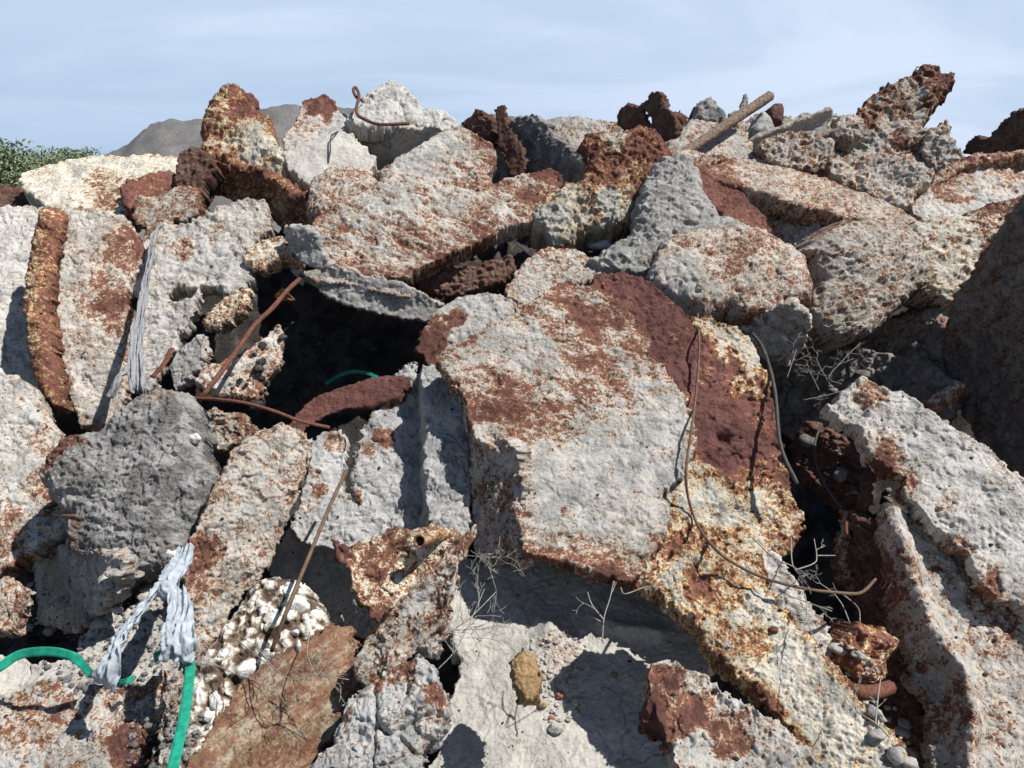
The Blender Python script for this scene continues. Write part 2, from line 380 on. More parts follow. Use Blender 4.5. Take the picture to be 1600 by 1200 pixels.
    if surf == 'flake':
        d = .018*big+base+.010*fbm(Pn, .09, 3)+.0055*fbm(Ps, .03, 3, .6)
        d = d-flake*sst(m, .44, .56)-flake*.6*sst(fbm(Pn, .16, 4, .6), .1, .16)
        w1, w2 = wor(Pn, .035); d = d-.004*sst(.35-w1, 0, .25)*(fbm(Pn, .1, 2) > .05)
    elif surf == 'smooth':
        d = .020*big+.8*base+.005*fbm(Pn, .08, 3)+.0022*fbm(Pn, .022, 3)-.003*sst(fbm(Pn, .2, 4), .12, .17)
    elif surf == 'knob':
        w1, w2 = wor(Pn, .055); x1, x2 = wor(Pn+5, .022)
        d = .026*big+.7*base+.014*(.6-w1)+.0085*(.6-x1)+.009*fbm(Pn, .03, 3)
        m = m+.18*(w1-.45)
    elif surf == 'rock':
        w1, w2 = wor(Pn+.12*np.stack([big]*3, 1), .17)
        d = .040*big+base+.030*rid(Pn, .16, 5, .62)+.006*fbm(Pn, .03, 3)-.018*sst(.10-(w2-w1), 0, .1)
    elif surf == 'clinker':
        Pc = Pn*np.array([1, 1, 1.6])
        w1, w2 = wor(Pc, .045)
        d = .028*big+.8*base+.028*rid(Pc, .085, 5, .68)+.004*(.6-w1)+.007*fbm(Pc, .018, 3)
    elif surf == 'popcorn':
        Pw = Pn+.022*np.stack([fbm(Pn, .04, 3), fbm(Pn+5, .04, 3), fbm(Pn+9, .04, 3)], 1)
        w1, w2 = wor(Pw, .036); x1, x2 = wor(Pw+3, .014)
        d = .03*big+.022*np.sqrt(np.clip(.75-w1, 0, 1))+.009*(.6-x1)
        m = .16+.55*sst(w1, .28, .72)+.30*fbm(Pn, .09, 3)+(rust-.36)
    d = d*rough
    fade = .25+.75*np.clip(sdv/.02, 0, 1)
    hf = h+d*fade
    lim = np.where(B, 0, 1)
    hb = -r-(T-min(r, T*.6))*np.sqrt(np.clip(1-(1-np.clip(sdv/max(.6*T, .03), 0, 1))**2, 0, 1))+h*0-.012*fbm(Pn+50, .08, 2)*np.clip(sdv/.02, 0, 1)
    if dome: hb = hb-dome*.6*np.clip(sdv0/mxs, 0, 1)
    if bu or bv: hb = hb-bu*U[:, 0]**2-bv*U[:, 1]**2
    hb = np.minimum(hb, hf-.006*lim)
    # sideways crumple of the skin so that it is not a plain height field
    off = np.stack([fbm(Pn+11, .05, 2), fbm(Pn+23, .05, 2)], 1)*.010*rough*np.clip(sdv/.015, 0, 1)[:, None]
    Uf = U+off
    Vf = A+Uf[:, :1]*u+Uf[:, 1:]*v+hf[:, None]*nn
    # back on a coarser count of points: reuse the rim, drop nothing (cheap enough)
    inn = ~B
    bi = np.full(len(U), -1); bi[B] = np.where(B)[0]; bi[inn] = len(U)+np.arange(inn.sum())
    Vb = (A+U[:, :1]*u+U[:, 1:]*v+hb[:, None]*nn)[inn]
    gs0 = g0[used][inn]; gs1 = g1[used][inn]; gl = np.maximum(np.hypot(gs0, gs1), .3)
    outd = -(gs0/gl)[:, None]*u-(gs1/gl)[:, None]*v-.35*nn
    wb = np.clip(sdv[inn]/.01, 0, 1)[:, None]; Q3 = Vb+seed*3.77; kb, _k = wor(Q3, .045)
    Vb = Vb+wb*.022*np.stack([fbm(Q3+31, .07, 3, .6), fbm(Q3+47, .07, 3, .6), fbm(Q3+53, .07, 3, .6)], 1)
    Vb = Vb+wb*outd*(.036*rid(Q3, .10, 4, .65)+.016*(.55-kb)+.010*fbm(Q3, .025, 2)-.012)[:, None]
    mb = m[inn]-mn0[inn]+mn_(Q3, Q3)
    c = np.argwhere(cell); a, b = c[:, 0], c[:, 1]
    Q = np.stack([idx[a, b], idx[a+1, b], idx[a+1, b+1], idx[a, b+1]], 1)
    Qb = bi[Q][:, ::-1]
    allB = B[Q].all(1)
    V = np.concatenate([Vf, Vb]); F = np.concatenate([Q, Qb[~allB]])
    return V, F, np.concatenate([m, mb])

def piece(name, label, cat, mat, poly, group=None, more=(), **k):
    fs = [facet(poly, **k)]+[facet(**q) for q in more]
    V = []; F = []; M = []; n = 0
    for v, f, m in fs:
        V.append(v); F.append(f+n); M.append(m); n += len(v)
    o = mesh_obj(name, np.concatenate(V), np.concatenate(F), mat, np.concatenate(M))
    return tag(o, label, cat, group)

def blob(name, mat, c, rad, seed, parent=None, rough=.25, sq=(1, 1, 1), nseg=18, rust=.3, rz=0):
    """a small closed stone"""
    k = nseg; th = np.linspace(0, math.pi, k+1)[1:-1]; ph = np.linspace(0, 2*math.pi, 2*k, endpoint=False)
    T_, P_ = np.meshgrid(th, ph, indexing='ij')
    D = np.stack([np.sin(T_)*np.cos(P_), np.sin(T_)*np.sin(P_), np.cos(T_)], -1).reshape(-1, 3)
    D = np.concatenate([D, [[0, 0, 1]], [[0, 0, -1]]])
    w1, _ = wor(D*1.0+seed*7.1, .9)
    rr = 1+rough*(1.3*fbm(D+seed*5.3, 1.0, 4, .55))+rough*.5*(.5-w1)
    V = D*rr[:, None]*rad*np.array(sq)
    c_, s_ = math.cos(rz), math.sin(rz); V = V@np.array([[c_, s_, 0], [-s_, c_, 0], [0, 0, 1]])
    V = V+np.asarray(c)
    n1, n2 = k-1, 2*k; I = np.arange(n1*n2).reshape(n1, n2)
    Q = np.stack([I[:-1], I[1:], np.roll(I[1:], -1, 1), np.roll(I[:-1], -1, 1)], -1).reshape(-1, 4)
    t = np.stack([np.full(n2, n1*n2), I[0], np.roll(I[0], -1)], 1); b = np.stack([np.full(n2, n1*n2+1), np.roll(I[-1], -1), I[-1]], 1)
    if name is None: return V, Q, t, b, rust+.3*fbm(D+seed, .5, 3)
    return mesh_obj(name, V, [Q, t, b], mat, rust+.3*fbm(D+seed, .5, 3), parent)

def spline(P, n=8):
    P = np.array(P, float); Q = np.concatenate([[2*P[0]-P[1]], P, [2*P[-1]-P[-2]]]); out = []
    for i in range(1, len(Q)-2):
        t = np.linspace(0, 1, n, endpoint=False)[:, None]
        a, b, c, d = Q[i-1], Q[i], Q[i+1], Q[i+2]
        out.append(.5*((2*b)+(c-a)*t+(2*a-5*b+4*c-d)*t**2+(3*b-a-3*c+d)*t**3))
    return np.concatenate(out+[[P[-1]]])
def frames(P):
    T = np.gradient(P, axis=0); T /= np.maximum(np.linalg.norm(T, axis=1)[:, None], 1e-9)
    nrm = np.cross(T[0], [.3, .2, 1.]); nrm /= np.linalg.norm(nrm); Ns = []
    for t in T:
        nrm = nrm-(nrm@t)*t; nrm /= np.linalg.norm(nrm); Ns.append(nrm.copy())
    Ns = np.array(Ns); return T, Ns, np.cross(T, Ns)
def tube_geo(P, rad, k=8, flat=1.):
    P = np.asarray(P, float); T, N_, B_ = frames(P); rad = np.broadcast_to(rad, len(P))
    a = np.linspace(0, 2*math.pi, k, endpoint=False)
    V = P[:, None]+rad[:, None, None]*(np.cos(a)[None, :, None]*N_[:, None]+flat*np.sin(a)[None, :, None]*B_[:, None])
    I = np.arange(len(P)*k).reshape(len(P), k)
    Q = np.stack([I[:-1], np.roll(I[:-1], -1, 1), np.roll(I[1:], -1, 1), I[1:]], -1).reshape(-1, 4)
    V = V.reshape(-1, 3); n = len(V); V = np.concatenate([V, P[:1], P[-1:]])
    c0 = np.stack([np.full(k, n), np.roll(I[0], -1), I[0]], 1); c1 = np.stack([np.full(k, n+1), I[-1], np.roll(I[-1], -1)], 1)
    return V, Q, np.concatenate([c0, c1])
def tubes(name, mat, lst, parent=None):
    V = []; Q = []; T3 = []; n = 0
    for g in lst:
        v, q, t = g; V.append(v); Q.append(q+n); T3.append(t+n); n += len(v)
    V = np.concatenate(V); return mesh_obj(name, V, [np.concatenate(Q), np.concatenate(T3)], mat, np.full(len(V), .5), parent)
def pxpath(pts, n=8):
    """points (x, y, dz)"""
    return spline([at(x, y, d) for x, y, d in pts], n)

# ================================================================== setting
def heap_z(y_world):
    ys = np.linspace(-300, 1400, 171); Y = np.array([Yb(q) for q in ys]); r = ray(np.full(171, 800.), ys); Z = CAM[2]+r[:, 2]*Y
    return np.interp(y_world, Y[::-1], Z[::-1])
def build_heap():
    xs = np.concatenate([np.arange(-6.5, -2.4, .05), np.arange(-2.4, 3.2, .022), np.arange(3.2, 6.5, .05)]); ys = np.concatenate([np.arange(1.0, 5, .025), np.arange(5, 11, .05)])
    X, Yw = np.meshgrid(xs, ys, indexing='ij')
    Z = heap_z(Yw)
    crest = 5.65; zc = heap_z(np.array([5.0]))[0]
    Z = np.where(Yw > 5.0, zc+.12*np.clip((Yw-5.0)/.6, 0, 1), Z)
    Z = Z-np.clip(Yw-6.0, 0, 9)*.62
    Z = Z-.62-.25*sst(-Yw, -2.6, -1.6)
    # hollows between the slabs
    for (px, py, dY, rx, ry, dep) in [(560, 540, .35, .42, .40, .75), (1420, 560, .35, .75, .40, .75), (1330, 760, .1, .35, .35, .5), (150, 930, .2, .35, .3, .45),
                                      (400, 500, .2, .3, .3, .4), (310, 470, .25, .3, .25, .6), (1340, 1000, .1, .16, .5, .35), (700, 410, .3, .4, .25, .4), (1300, 430, .2, .3, .2, .3), (620, 900, .1, .2, .25, .3), (1360, 1160, .1, .2, .3, .3)]:
        c = at(px, py, dY); Z = Z-dep*np.exp(-((X-c[0])/rx)**2-((Yw-c[1])/ry)**2)
    P = np.stack([X, Yw, Z], -1).reshape(-1, 3); w1, _ = wor(P, .16)
    w2, _ = wor(P+4, .065); left = sst(-X, 2.2, 4.6)*sst(Yw, 4.2, 5.2)
    z = P[:, 2]+.12*fbm(P, .5, 4)+.20*(.5-w1)+.06*(.5-w2)-.9*left.ravel()
    P[:, 2] = np.maximum(z, -1.1)
    I = np.arange(P.shape[0]).reshape(X.shape)
    Q = np.stack([I[:-1, :-1], I[1:, :-1], I[1:, 1:], I[:-1, 1:]], -1).reshape(-1, 4)
    tag(mesh_obj('slag_heap_ground', P, Q, 'earth_shade', .3+.3*fbm(P, .4, 3)), kind='structure')
build_heap()
def build_ground():
    g = np.concatenate([-np.geomspace(600, 8, 40), np.linspace(-7, 7, 30), np.geomspace(8, 600, 40)])
    X, Yw = np.meshgrid(g, g+6, indexing='ij'); P = np.stack([X, Yw, 0*X-.95], -1).reshape(-1, 3)
    I = np.arange(len(P)).reshape(X.shape); Q = np.stack([I[:-1, :-1], I[1:, :-1], I[1:, 1:], I[:-1, 1:]], -1).reshape(-1, 4)
    tag(mesh_obj('ground', P, Q, 'gravel', .3+.25*fbm(P, 3., 3)), kind='structure')
build_ground()
def build_mound():
    # long heap of grey gravel behind, crest traced against the sky
    cr = [(60, 300), (130, 268), (170, 243), (205, 215), (240, 193), (262, 183), (300, 184), (330, 186), (380, 176), (430, 166), (480, 163), (540, 172), (620, 182), (700, 190), (800, 184), (850, 186), (900, 187), (950, 189), (1010, 194), (1080, 205), (1200, 225), (1400, 255), (1600, 280), (1900, 300), (2200, 320)]
    Y0 = 12.5; pts = np.array([at(x, y, Y=Y0) for x, y in cr])
    xs = np.arange(pts[0, 0], pts[-1, 0], .06); ys = np.arange(8.6, 17, .06)
    X, Yw = np.meshgrid(xs, ys, indexing='ij')
    zc = np.interp(X, pts[:, 0], pts[:, 2])
    Z = zc-np.abs(Yw-Y0)*.68
    P = np.stack([X, Yw, Z], -1).reshape(-1, 3); w1, _ = wor(P, .3); w2, _ = wor(P, .11)
    dx = np.abs(fbm(P, .9, 4))
    P[:, 2] += .16*fbm(P, .9, 5, .6)+.07*(.5-w1)+.04*(.5-w2)*(fbm(P, .4, 2) > 0)
    P[:, 2] = np.maximum(P[:, 2], -1.2)
    I = np.arange(len(P)).reshape(X.shape); Q = np.stack([I[:-1, :-1], I[1:, :-1], I[1:, 1:], I[:-1, 1:]], -1).reshape(-1, 4)
    tag(mesh_obj('gravel_hill', P, Q, 'gravel', .3+.3*fbm(P, .6, 3)), kind='structure')
build_mound()

def bush(px, top, Y, w, seed, label):
    rs = np.random.RandomState(seed); c = at(px, 290, Y=Y); h = at(px, top, Y=Y)[2]
    root = bpy.data.objects.new('bush', None); COL.objects.link(root); root.location = (c[0], c[1], -.95)
    tag(root, label, 'bush', 'bushes beyond the heap')
    gs = []; tips = []
    for i in range(16):
        a = rs.rand()*6.28; r_ = w*.55*math.sqrt(rs.rand()); hh = h*(.55+.42*rs.rand())*(1-.25*(r_/w))
        P = spline([[c[0]+rs.randn()*.15, c[1]+rs.randn()*.15, -1.], [c[0]+math.cos(a)*r_*.5, c[1]+math.sin(a)*r_*.5, hh*.5], [c[0]+math.cos(a)*r_, c[1]+math.sin(a)*r_, hh]], 4)
        gs.append(tube_geo(P, np.linspace(.05, .012, len(P)), 5)); tips.append(P)
    tubes('trunk', 'bark', gs, root)
    V = []; 
    for i in range(16):
        P = tips[i]; 
        for k in range(700):
            b = P[rs.randint(3, len(P))]; V.append(b+rs.randn(3)*np.array([.33, .33, .26])*(h/2.4))
    V = np.array(V); V = V[V[:, 2] < h*1.02]; V[:, 2] = np.abs(V[:, 2]); n = len(V)
    A1 = rs.randn(n, 3); A1 /= np.linalg.norm(A1, axis=1)[:, None]; A2 = np.cross(A1, rs.randn(n, 3)); A2 /= np.linalg.norm(A2, axis=1)[:, None]
    s = (.055+.05*rs.rand(n))[:, None]
    VV = np.stack([V-A1*s, V-A2*s*.45, V+A1*s, V+A2*s*.45], 1).reshape(-1, 3); Q = np.arange(4*n).reshape(n, 4)
    mesh_obj('crown', VV, Q, 'foliage', np.full(len(VV), .5), root, smooth=False)
for a in [(-30, 226, 27, 1.5, 1, 'green bush at the very left edge, partly outside the picture'), (10, 219, 27, .9, 2, 'tallest green bush, near the left edge'), (62, 230, 30, 1.1, 3, 'rounded green bush in the middle of the row beyond the heap'),
          (105, 235, 33, 1.0, 4, 'low green bush behind the left end of the cream slab'), (138, 233, 33, .7, 5, 'rightmost small green bush, beside the gravel hill')]: bush(*a)

# ================================================================== slabs and rocks, far to near
GS, GR = 'crusted slag slabs of the heap', 'slag rocks of the heap'
P_ = piece
# --- far left
P_('slag_slab', 'cream white pitted slab lying flat at the far left, below the green bushes', 'slag slab', 'cream', [(30,268),(60,262),(95,250),(140,243),(200,243),(240,238),(272,245),(285,268),(250,290),(215,320),(180,345),(120,340),(70,320),(40,300),(30,284)], GS, n=(0,58), dz=.25, T=.16, surf='knob', rust=.27, var=.2, rough=.7, spots=[(165,295,40,.25)], rel=[(110,268,-.04,14)])
P_('slag_slab', 'dark rusty lump with a flat top, at the left edge below the bushes', 'slag slab', 'darkrust', [(-50,292),(10,290),(35,296),(45,312),(35,330),(0,335),(-50,335)], GS, n=(-10,60), dz=.5, T=.12, surf='rock', rust=.4)
P_('slag_slab', 'small red rusty slab leaning at the right end of the cream slab', 'slag slab', 'redrust', [(190,292),(205,280),(235,268),(262,266),(284,272),(286,292),(260,302),(228,312),(210,330),(198,322)], GS, n=(25,38), dz=.0, T=.08, rust=.62, surf='knob', rough=.6, more=[dict(poly=[(190,290),(200,296),(222,310),(208,332),(196,320),(190,305)], n=(-45,15), dz=.06, T=.05, rust=.2, surf='smooth')])
P_('slag_slab', 'orange streaked ledge under the small red rusty slab', 'slag slab', 'flake', [(210,318),(228,308),(262,298),(290,285),(312,300),(308,330),(285,345),(268,338),(262,360),(240,372),(222,350),(206,338)], GS, n=(-5,42), dz=-.06, T=.10, surf='knob', rust=.50, var=.25, rough=.8)
# --- top left crag
P_('slag_rock', 'rust red and grey crag at the top left of the skyline', 'slag rock', 'redrust', [(318,185),(326,158),(340,146),(352,139),(368,137),(386,148),(404,155),(403,175),(426,187),(432,215),(447,240),(470,262),(485,295),(498,325),(470,318),(440,296),(410,276),(380,268),(350,262),(325,250),(308,240),(322,226),(318,210)], GR, n=(10,40), dz=.05, T=.30, jag=.02, surf='clinker', rust=.45, var=.42, r=.07, rough=1.3, dome=.05, spots=[(365,185,45,.2),(345,170,30,-.25),(400,240,40,-.25),(440,290,60,-.3)], ridges=[([(350,200),(400,220),(445,262)],.05,14)],
   more=[dict(poly=[(280,262),(300,248),(330,246),(360,254),(400,266),(440,286),(480,312),(500,330),(498,354),(470,376),(440,356),(408,322),(370,314),(330,304),(300,316),(284,300)], n=(-40,-24), dz=-.05, anchor=(390,262), T=.055, surf='rock', rust=.45, r=.01)])
P_('slag_rock', 'dark rusty lump tucked under the red crag', 'slag rock', 'darkrust', [(272,262),(282,238),(300,230),(322,238),(340,262),(318,285),(302,322),(282,312),(276,290)], GR, n=(-10,35), dz=-.05, T=.15, surf='clinker', rust=.4)
P_('slag_slab', 'grey slab with a red rusty peak beside the red crag', 'slag slab', 'grey', [(440,215),(462,190),(470,165),(478,153),(492,150),(506,146),(520,155),(530,170),(542,182),(550,200),(556,222),(520,240),(470,240),(446,236)], GS, n=(0,52), dz=.12, T=.14, surf='flake', rust=.30, var=.12, spots=[(502,155,28,.6),(478,200,20,.15)])
P_('slag_slab', 'smooth pale cream slab between the red crag and the wire loop boulder', 'slag slab', 'dust', [(441,236),(470,226),(500,216),(533,203),(552,213),(572,230),(588,243),(582,262),(570,285),(530,300),(490,296),(462,278),(446,256)], GS, n=(0,48), dz=-.03, T=.14, surf='smooth', rust=.15, var=.14, r=.04, rough=.7, rel=[(520,225,.02,30)])
P_('slag_rock', 'grey boulder on the skyline with the rusty wire loop standing on it', 'slag rock', 'pale', [(556,172),(570,152),(590,137),(612,126),(636,136),(650,155),(664,166),(692,170),(712,184),(717,198),(700,210),(672,206),(640,196),(600,204),(570,198),(546,196),(538,186)], GR, n=(8,50), dz=.10, T=.12, surf='rock', rust=.16, var=.08, r=.05, rough=1.1,
   more=[dict(poly=[(538,188),(560,192),(600,202),(640,200),(680,200),(700,208),(672,232),(640,250),(615,285),(580,262),(556,232)], n=(-25,-30), dz=.06, anchor=(625,198), T=.06, surf='smooth', rust=.25, r=.01)])
P_('slag_rock', 'orange crusted chunk at the upper left end of the large streaked slab', 'slag rock', 'flake', [(486,292),(508,272),(545,262),(576,272),(592,286),(580,305),(550,325),(500,345),(480,330),(482,308)], GR, n=(-5,50), dz=-.10, T=.18, surf='clinker', rust=.48, var=.3, dome=.04)
# --- large streaked slab
P_('slag_slab', 'large pale slab streaked with orange rust, below the skyline boulder', 'slag slab', 'flake', [(486,345),(505,328),(560,302),(598,280),(612,250),(640,234),(690,206),(716,193),(740,205),(768,222),(776,245),(762,270),(770,288),(805,274),(840,262),(862,257),(878,268),(880,292),(852,312),(836,340),(800,352),(752,372),(704,396),(655,412),(640,428),(600,430),(560,426),(518,418),(500,408),(496,382),(450,385),(446,370)], GS, n=(4,47), dz=-.22, T=.13, r=.04, surf='flake', rust=.45, var=.30, streak=-28, flake=.010, spots=[(640,275,60,-.18),(690,260,50,-.12),(750,400,60,.15),(560,410,60,.12),(850,280,45,.22)], rel=[(640,330,.03,60),(760,330,.02,50)], jag=.014)
P_('slag_slab', 'thin grey flake hanging at the left end of the large streaked slab', 'slag slab', 'grey', [(444,356),(468,350),(496,366),(512,415),(492,424),(468,410),(450,384)], GS, n=(-30,15), dz=-.38, T=.04, surf='smooth', rust=.2)
P_('slag_slab', 'dull grey shelf sticking out under the large streaked slab', 'slag slab', 'grey', [(456,420),(488,424),(530,419),(562,426),(620,440),(652,456),(688,474),(664,502),(602,492),(542,477),(500,458),(470,436)], GS, n=(-8,14), dz=-.12, T=.10, surf='smooth', rust=.22, r=.02, more=[dict(poly=[(456,420),(488,421),(530,416),(562,422),(620,436),(650,452),(640,462),(600,454),(540,440),(500,436),(468,432)], n=(10,65), dz=-.14, T=.03, surf='knob', rust=.35)])
# --- top middle
P_('slag_slab', 'dark grey slab standing in shade behind the bent rusty strip', 'slag slab', 'clinker', [(725,190),(742,176),(768,182),(800,186),(830,182),(850,190),(862,206),(882,226),(906,242),(914,272),(900,300),(860,290),(800,300),(770,290),(745,230)], GS, n=(-55,12), dz=.12, T=.06, r=.01, surf='clinker', rust=.2)
P_('rusty_strip', 'bent dark rusty metal strip standing up on the skyline behind the large streaked slab', 'metal strip', 'darkrust', [(771,172),(788,167),(794,196),(812,225),(820,262),(812,280),(794,268),(784,240),(778,215)], n=(-30,15), dz=-.02, T=.03, surf='smooth', rust=.5, rough=.6, r=.01)
P_('slag_rock', 'small dark jagged lump on the skyline left of the bent rusty strip', 'slag rock', 'darkrust', [(722,192),(736,180),(745,170),(754,180),(770,188),(768,205),(756,222),(738,212)], GR, n=(-50,15), dz=.15, T=.10, surf='clinker', rust=.5)
P_('slag_slab', 'thin dark jagged plate with a hole through it, upright on the skyline', 'slag slab', 'darkrust', [(963,192),(968,170),(980,163),(998,164),(1012,155),(1018,145),(1032,150),(1038,165),(1050,178),(1056,200),(1047,222),(1028,215),(1000,205),(985,205),(968,202)], GS, n=(-62,6), dz=.12, T=.06, r=.01, surf='knob', rust=.3, holes=[[(1000,172),(1008,166),(1014,180),(1020,190),(1013,197),(1006,186)]])
P_('slag_slab', 'pale grey band of slag behind the red knobbly mass', 'slag slab', 'grey', [(845,188),(900,186),(960,190),(975,205),(960,232),(930,250),(900,245),(872,222)], GS, n=(5,50), dz=.32, T=.12, surf='clinker', rust=.35, var=.3)
P_('slag_rock', 'dark red knobbly mass of rust with a pale pitted fringe, upper middle', 'slag rock', 'redrust', [(905,228),(915,210),(940,208),(962,216),(985,205),(1008,202),(1030,215),(1046,236),(1058,262),(1020,272),(1012,300),(1002,325),(985,352),(962,352),(930,362),(905,368),(880,392),(862,390),(850,366),(828,362),(826,345),(842,320),(862,298),(886,288),(906,285),(914,262)], GR, n=(-2,36), dz=-.18, T=.25, r=.07, dome=.07, surf='clinker', rough=1.3, rust=.58, var=.35, spots=[(900,345,60,-.4),(840,355,40,-.3),(975,340,40,-.35),(960,225,25,-.4)], jag=.02)
P_('slag_slab', 'speckled grey slab that the wooden stick rests on', 'slag slab', 'grey', [(1040,225),(1060,200),(1085,188),(1120,192),(1155,205),(1180,228),(1215,245),(1260,270),(1230,290),(1160,280),(1110,272),(1060,262),(1042,248)], GS, n=(0,50), dz=.06, T=.14, surf='clinker', rust=.40, var=.25, rough=.7)
P_('slag_rock', 'small dark pointed rubble pile on the skyline left of the wooden stick', 'slag rock', 'clinker', [(1078,192),(1085,172),(1098,158),(1110,155),(1120,168),(1132,178),(1138,195),(1110,200)], GR, n=(0,40), dz=.25, T=.16, surf='clinker', rust=.15, dome=.05)
P_('slag_rock', 'thin dark stalk of slag poking up behind the wooden stick', 'slag rock', 'clinker', [(1140,178),(1155,170),(1161,150),(1168,148),(1167,166),(1162,180),(1146,192)], GR, n=(0,30), dz=.25, T=.04, r=.01, surf='knob', rust=.2, rough=.5)
P_('slag_rock', 'small round dark rusty knob right of the top of the wooden stick', 'slag rock', 'darkrust', [(1198,172),(1210,162),(1222,164),(1226,178),(1220,192),(1204,190)], GR, n=(0,35), dz=.18, T=.08, dome=.04, surf='knob', rust=.5, rough=.6)
P_('slag_rock', 'small white heap beside the wooden stick', 'slag rock', 'pale', [(1174,200),(1180,186),(1188,176),(1200,182),(1210,198),(1200,210),(1178,210)], GR, n=(0,45), dz=.14, T=.10, dome=.04, surf='smooth', rust=.1)
P_('slag_slab', 'thin pale ledge of slag with a lit upper edge, right of the wooden stick', 'slag slab', 'grey', [(1150,232),(1175,214),(1205,203),(1232,193),(1262,182),(1292,168),(1301,178),(1298,206),(1262,228),(1240,245),(1205,252),(1165,248)], GS, n=(-12,22), dz=.02, T=.08, surf='knob', rust=.30, rough=.7, ridges=[([(1165,225),(1230,200),(1298,175)],.05,7)])
# --- top right
P_('slag_slab', 'tall jagged spike of slag with a dark red tip, right of the skyline', 'slag slab', 'grey', [(1290,212),(1308,188),(1334,180),(1350,158),(1384,136),(1420,120),(1444,103),(1466,104),(1470,118),(1493,112),(1491,130),(1480,146),(1462,160),(1452,182),(1440,200),(1460,200),(1476,193),(1489,225),(1502,238),(1524,262),(1490,285),(1450,300),(1420,330),(1380,330),(1330,300),(1290,285),(1250,265),(1225,250),(1245,225)], GS, n=(-14,34), dz=.05, T=.16, surf='clinker', rust=.36, var=.32, jag=.022, rough=1.25, spots=[(1465,120,45,.35),(1400,150,40,.2),(1350,175,30,.2),(1410,235,30,.3),(1330,240,60,-.1)], rel=[(1340,225,-.05,18),(1400,190,-.03,22)])
P_('slag_slab', 'dark silhouetted slag at the right edge of the skyline', 'slag slab', 'darkrust', [(1503,238),(1514,218),(1545,212),(1562,194),(1580,178),(1602,170),(1660,160),(1700,250),(1600,262),(1540,256)], GS, n=(-70,8), dz=.45, T=.12, surf='clinker', rust=.3, jag=.02)
P_('slag_slab', 'pale grey slab running out at the right edge below the skyline', 'slag slab', 'pale', [(1420,318),(1450,294),(1480,272),(1520,256),(1560,249),(1600,246),(1700,240),(1700,320),(1600,308),(1560,318),(1524,332),(1480,350),(1444,348)], GS, n=(2,52), dz=-.06, T=.15, surf='flake', rust=.28, var=.16, spots=[(1470,280,45,.3),(1560,250,60,.3)], ridges=[([(1440,300),(1500,264),(1600,248)],.03,9)])
P_('slag_rock', 'cream block dripping with orange rust at the right', 'slag rock', 'cream', [(1412,352),(1448,344),(1500,336),(1552,318),(1600,302),(1640,310),(1620,360),(1580,400),(1542,432),(1522,462),(1482,474),(1442,462),(1425,420)], GR, n=(4,30), dz=-.16, T=.22, r=.07, dome=.05, surf='clinker', rust=.42, var=.4, spots=[(1570,315,60,.25)], rough=.8)
P_('slag_slab', 'long rust speckled ridge slab running down to the right under the spike', 'slag slab', 'flake', [(1070,252),(1100,243),(1140,246),(1200,255),(1262,268),(1330,292),(1396,320),(1440,346),(1450,372),(1424,392),(1400,366),(1376,352),(1340,340),(1290,328),(1240,318),(1200,302),(1160,290),(1110,276)], GS, n=(12,56), dz=-.20, T=.11, r=.03, surf='knob', rust=.42, var=.2, jag=.014, rough=.8, spots=[(1110,255,50,.25),(1300,310,60,.1)])
P_('slag_slab', 'grey and rust layered slag in the hollow under the ridge slab', 'slag slab', 'grey', [(1120,272),(1180,292),(1240,312),(1320,330),(1390,345),(1400,375),(1300,400),(1250,400),(1230,380),(1200,365),(1160,330)], GS, n=(-20,30), dz=-.02, T=.16, surf='clinker', rust=.40, var=.35, rough=1.2)
P_('slag_slab', 'smooth brick red plate sloping beside the grey crumbly cone', 'slag slab', 'redrust', [(1070,262),(1086,255),(1112,264),(1145,290),(1178,318),(1200,340),(1206,368),(1180,368),(1150,345),(1112,322),(1092,300)], GS, n=(8,44), dz=-.22, T=.07, surf='flake', rust=.68, var=.2, spots=[(1180,350,30,-.1)])
P_('slag_rock', 'big rounded white and rust boulder hanging over the dark hollow at right', 'slag rock', 'flake', [(1240,395),(1268,372),(1310,345),(1370,345),(1408,350),(1432,382),(1442,420),(1436,452),(1405,482),(1355,526),(1322,540),(1282,530),(1262,492),(1272,440),(1262,410)], GR, n=(16,24), dz=-.18, T=.34, r=.10, dome=.12, surf='clinker', rust=.40, var=.32, rough=.9, jag=.016)
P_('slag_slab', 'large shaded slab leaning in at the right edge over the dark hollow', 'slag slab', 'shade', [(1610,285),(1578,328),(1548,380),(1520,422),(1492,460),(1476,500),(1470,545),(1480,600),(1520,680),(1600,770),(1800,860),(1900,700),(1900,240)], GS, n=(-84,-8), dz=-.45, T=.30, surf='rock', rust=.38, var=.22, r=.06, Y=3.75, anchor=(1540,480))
P_('slag_rock', 'grey crumbly cone of slag above the two rounded boulders', 'slag rock', 'grey', [(1002,288),(1016,264),(1034,246),(1072,244),(1092,262),(1100,300),(1124,335),(1160,350),(1180,372),(1120,400),(1050,420),(1010,440),(975,436),(936,428),(918,412),(950,388),(985,366),(992,330)], GR, n=(-2,44), dz=-.28, T=.22, r=.08, dome=.06, surf='clinker', rust=.16, var=.12, rough=1.15, jag=.015)
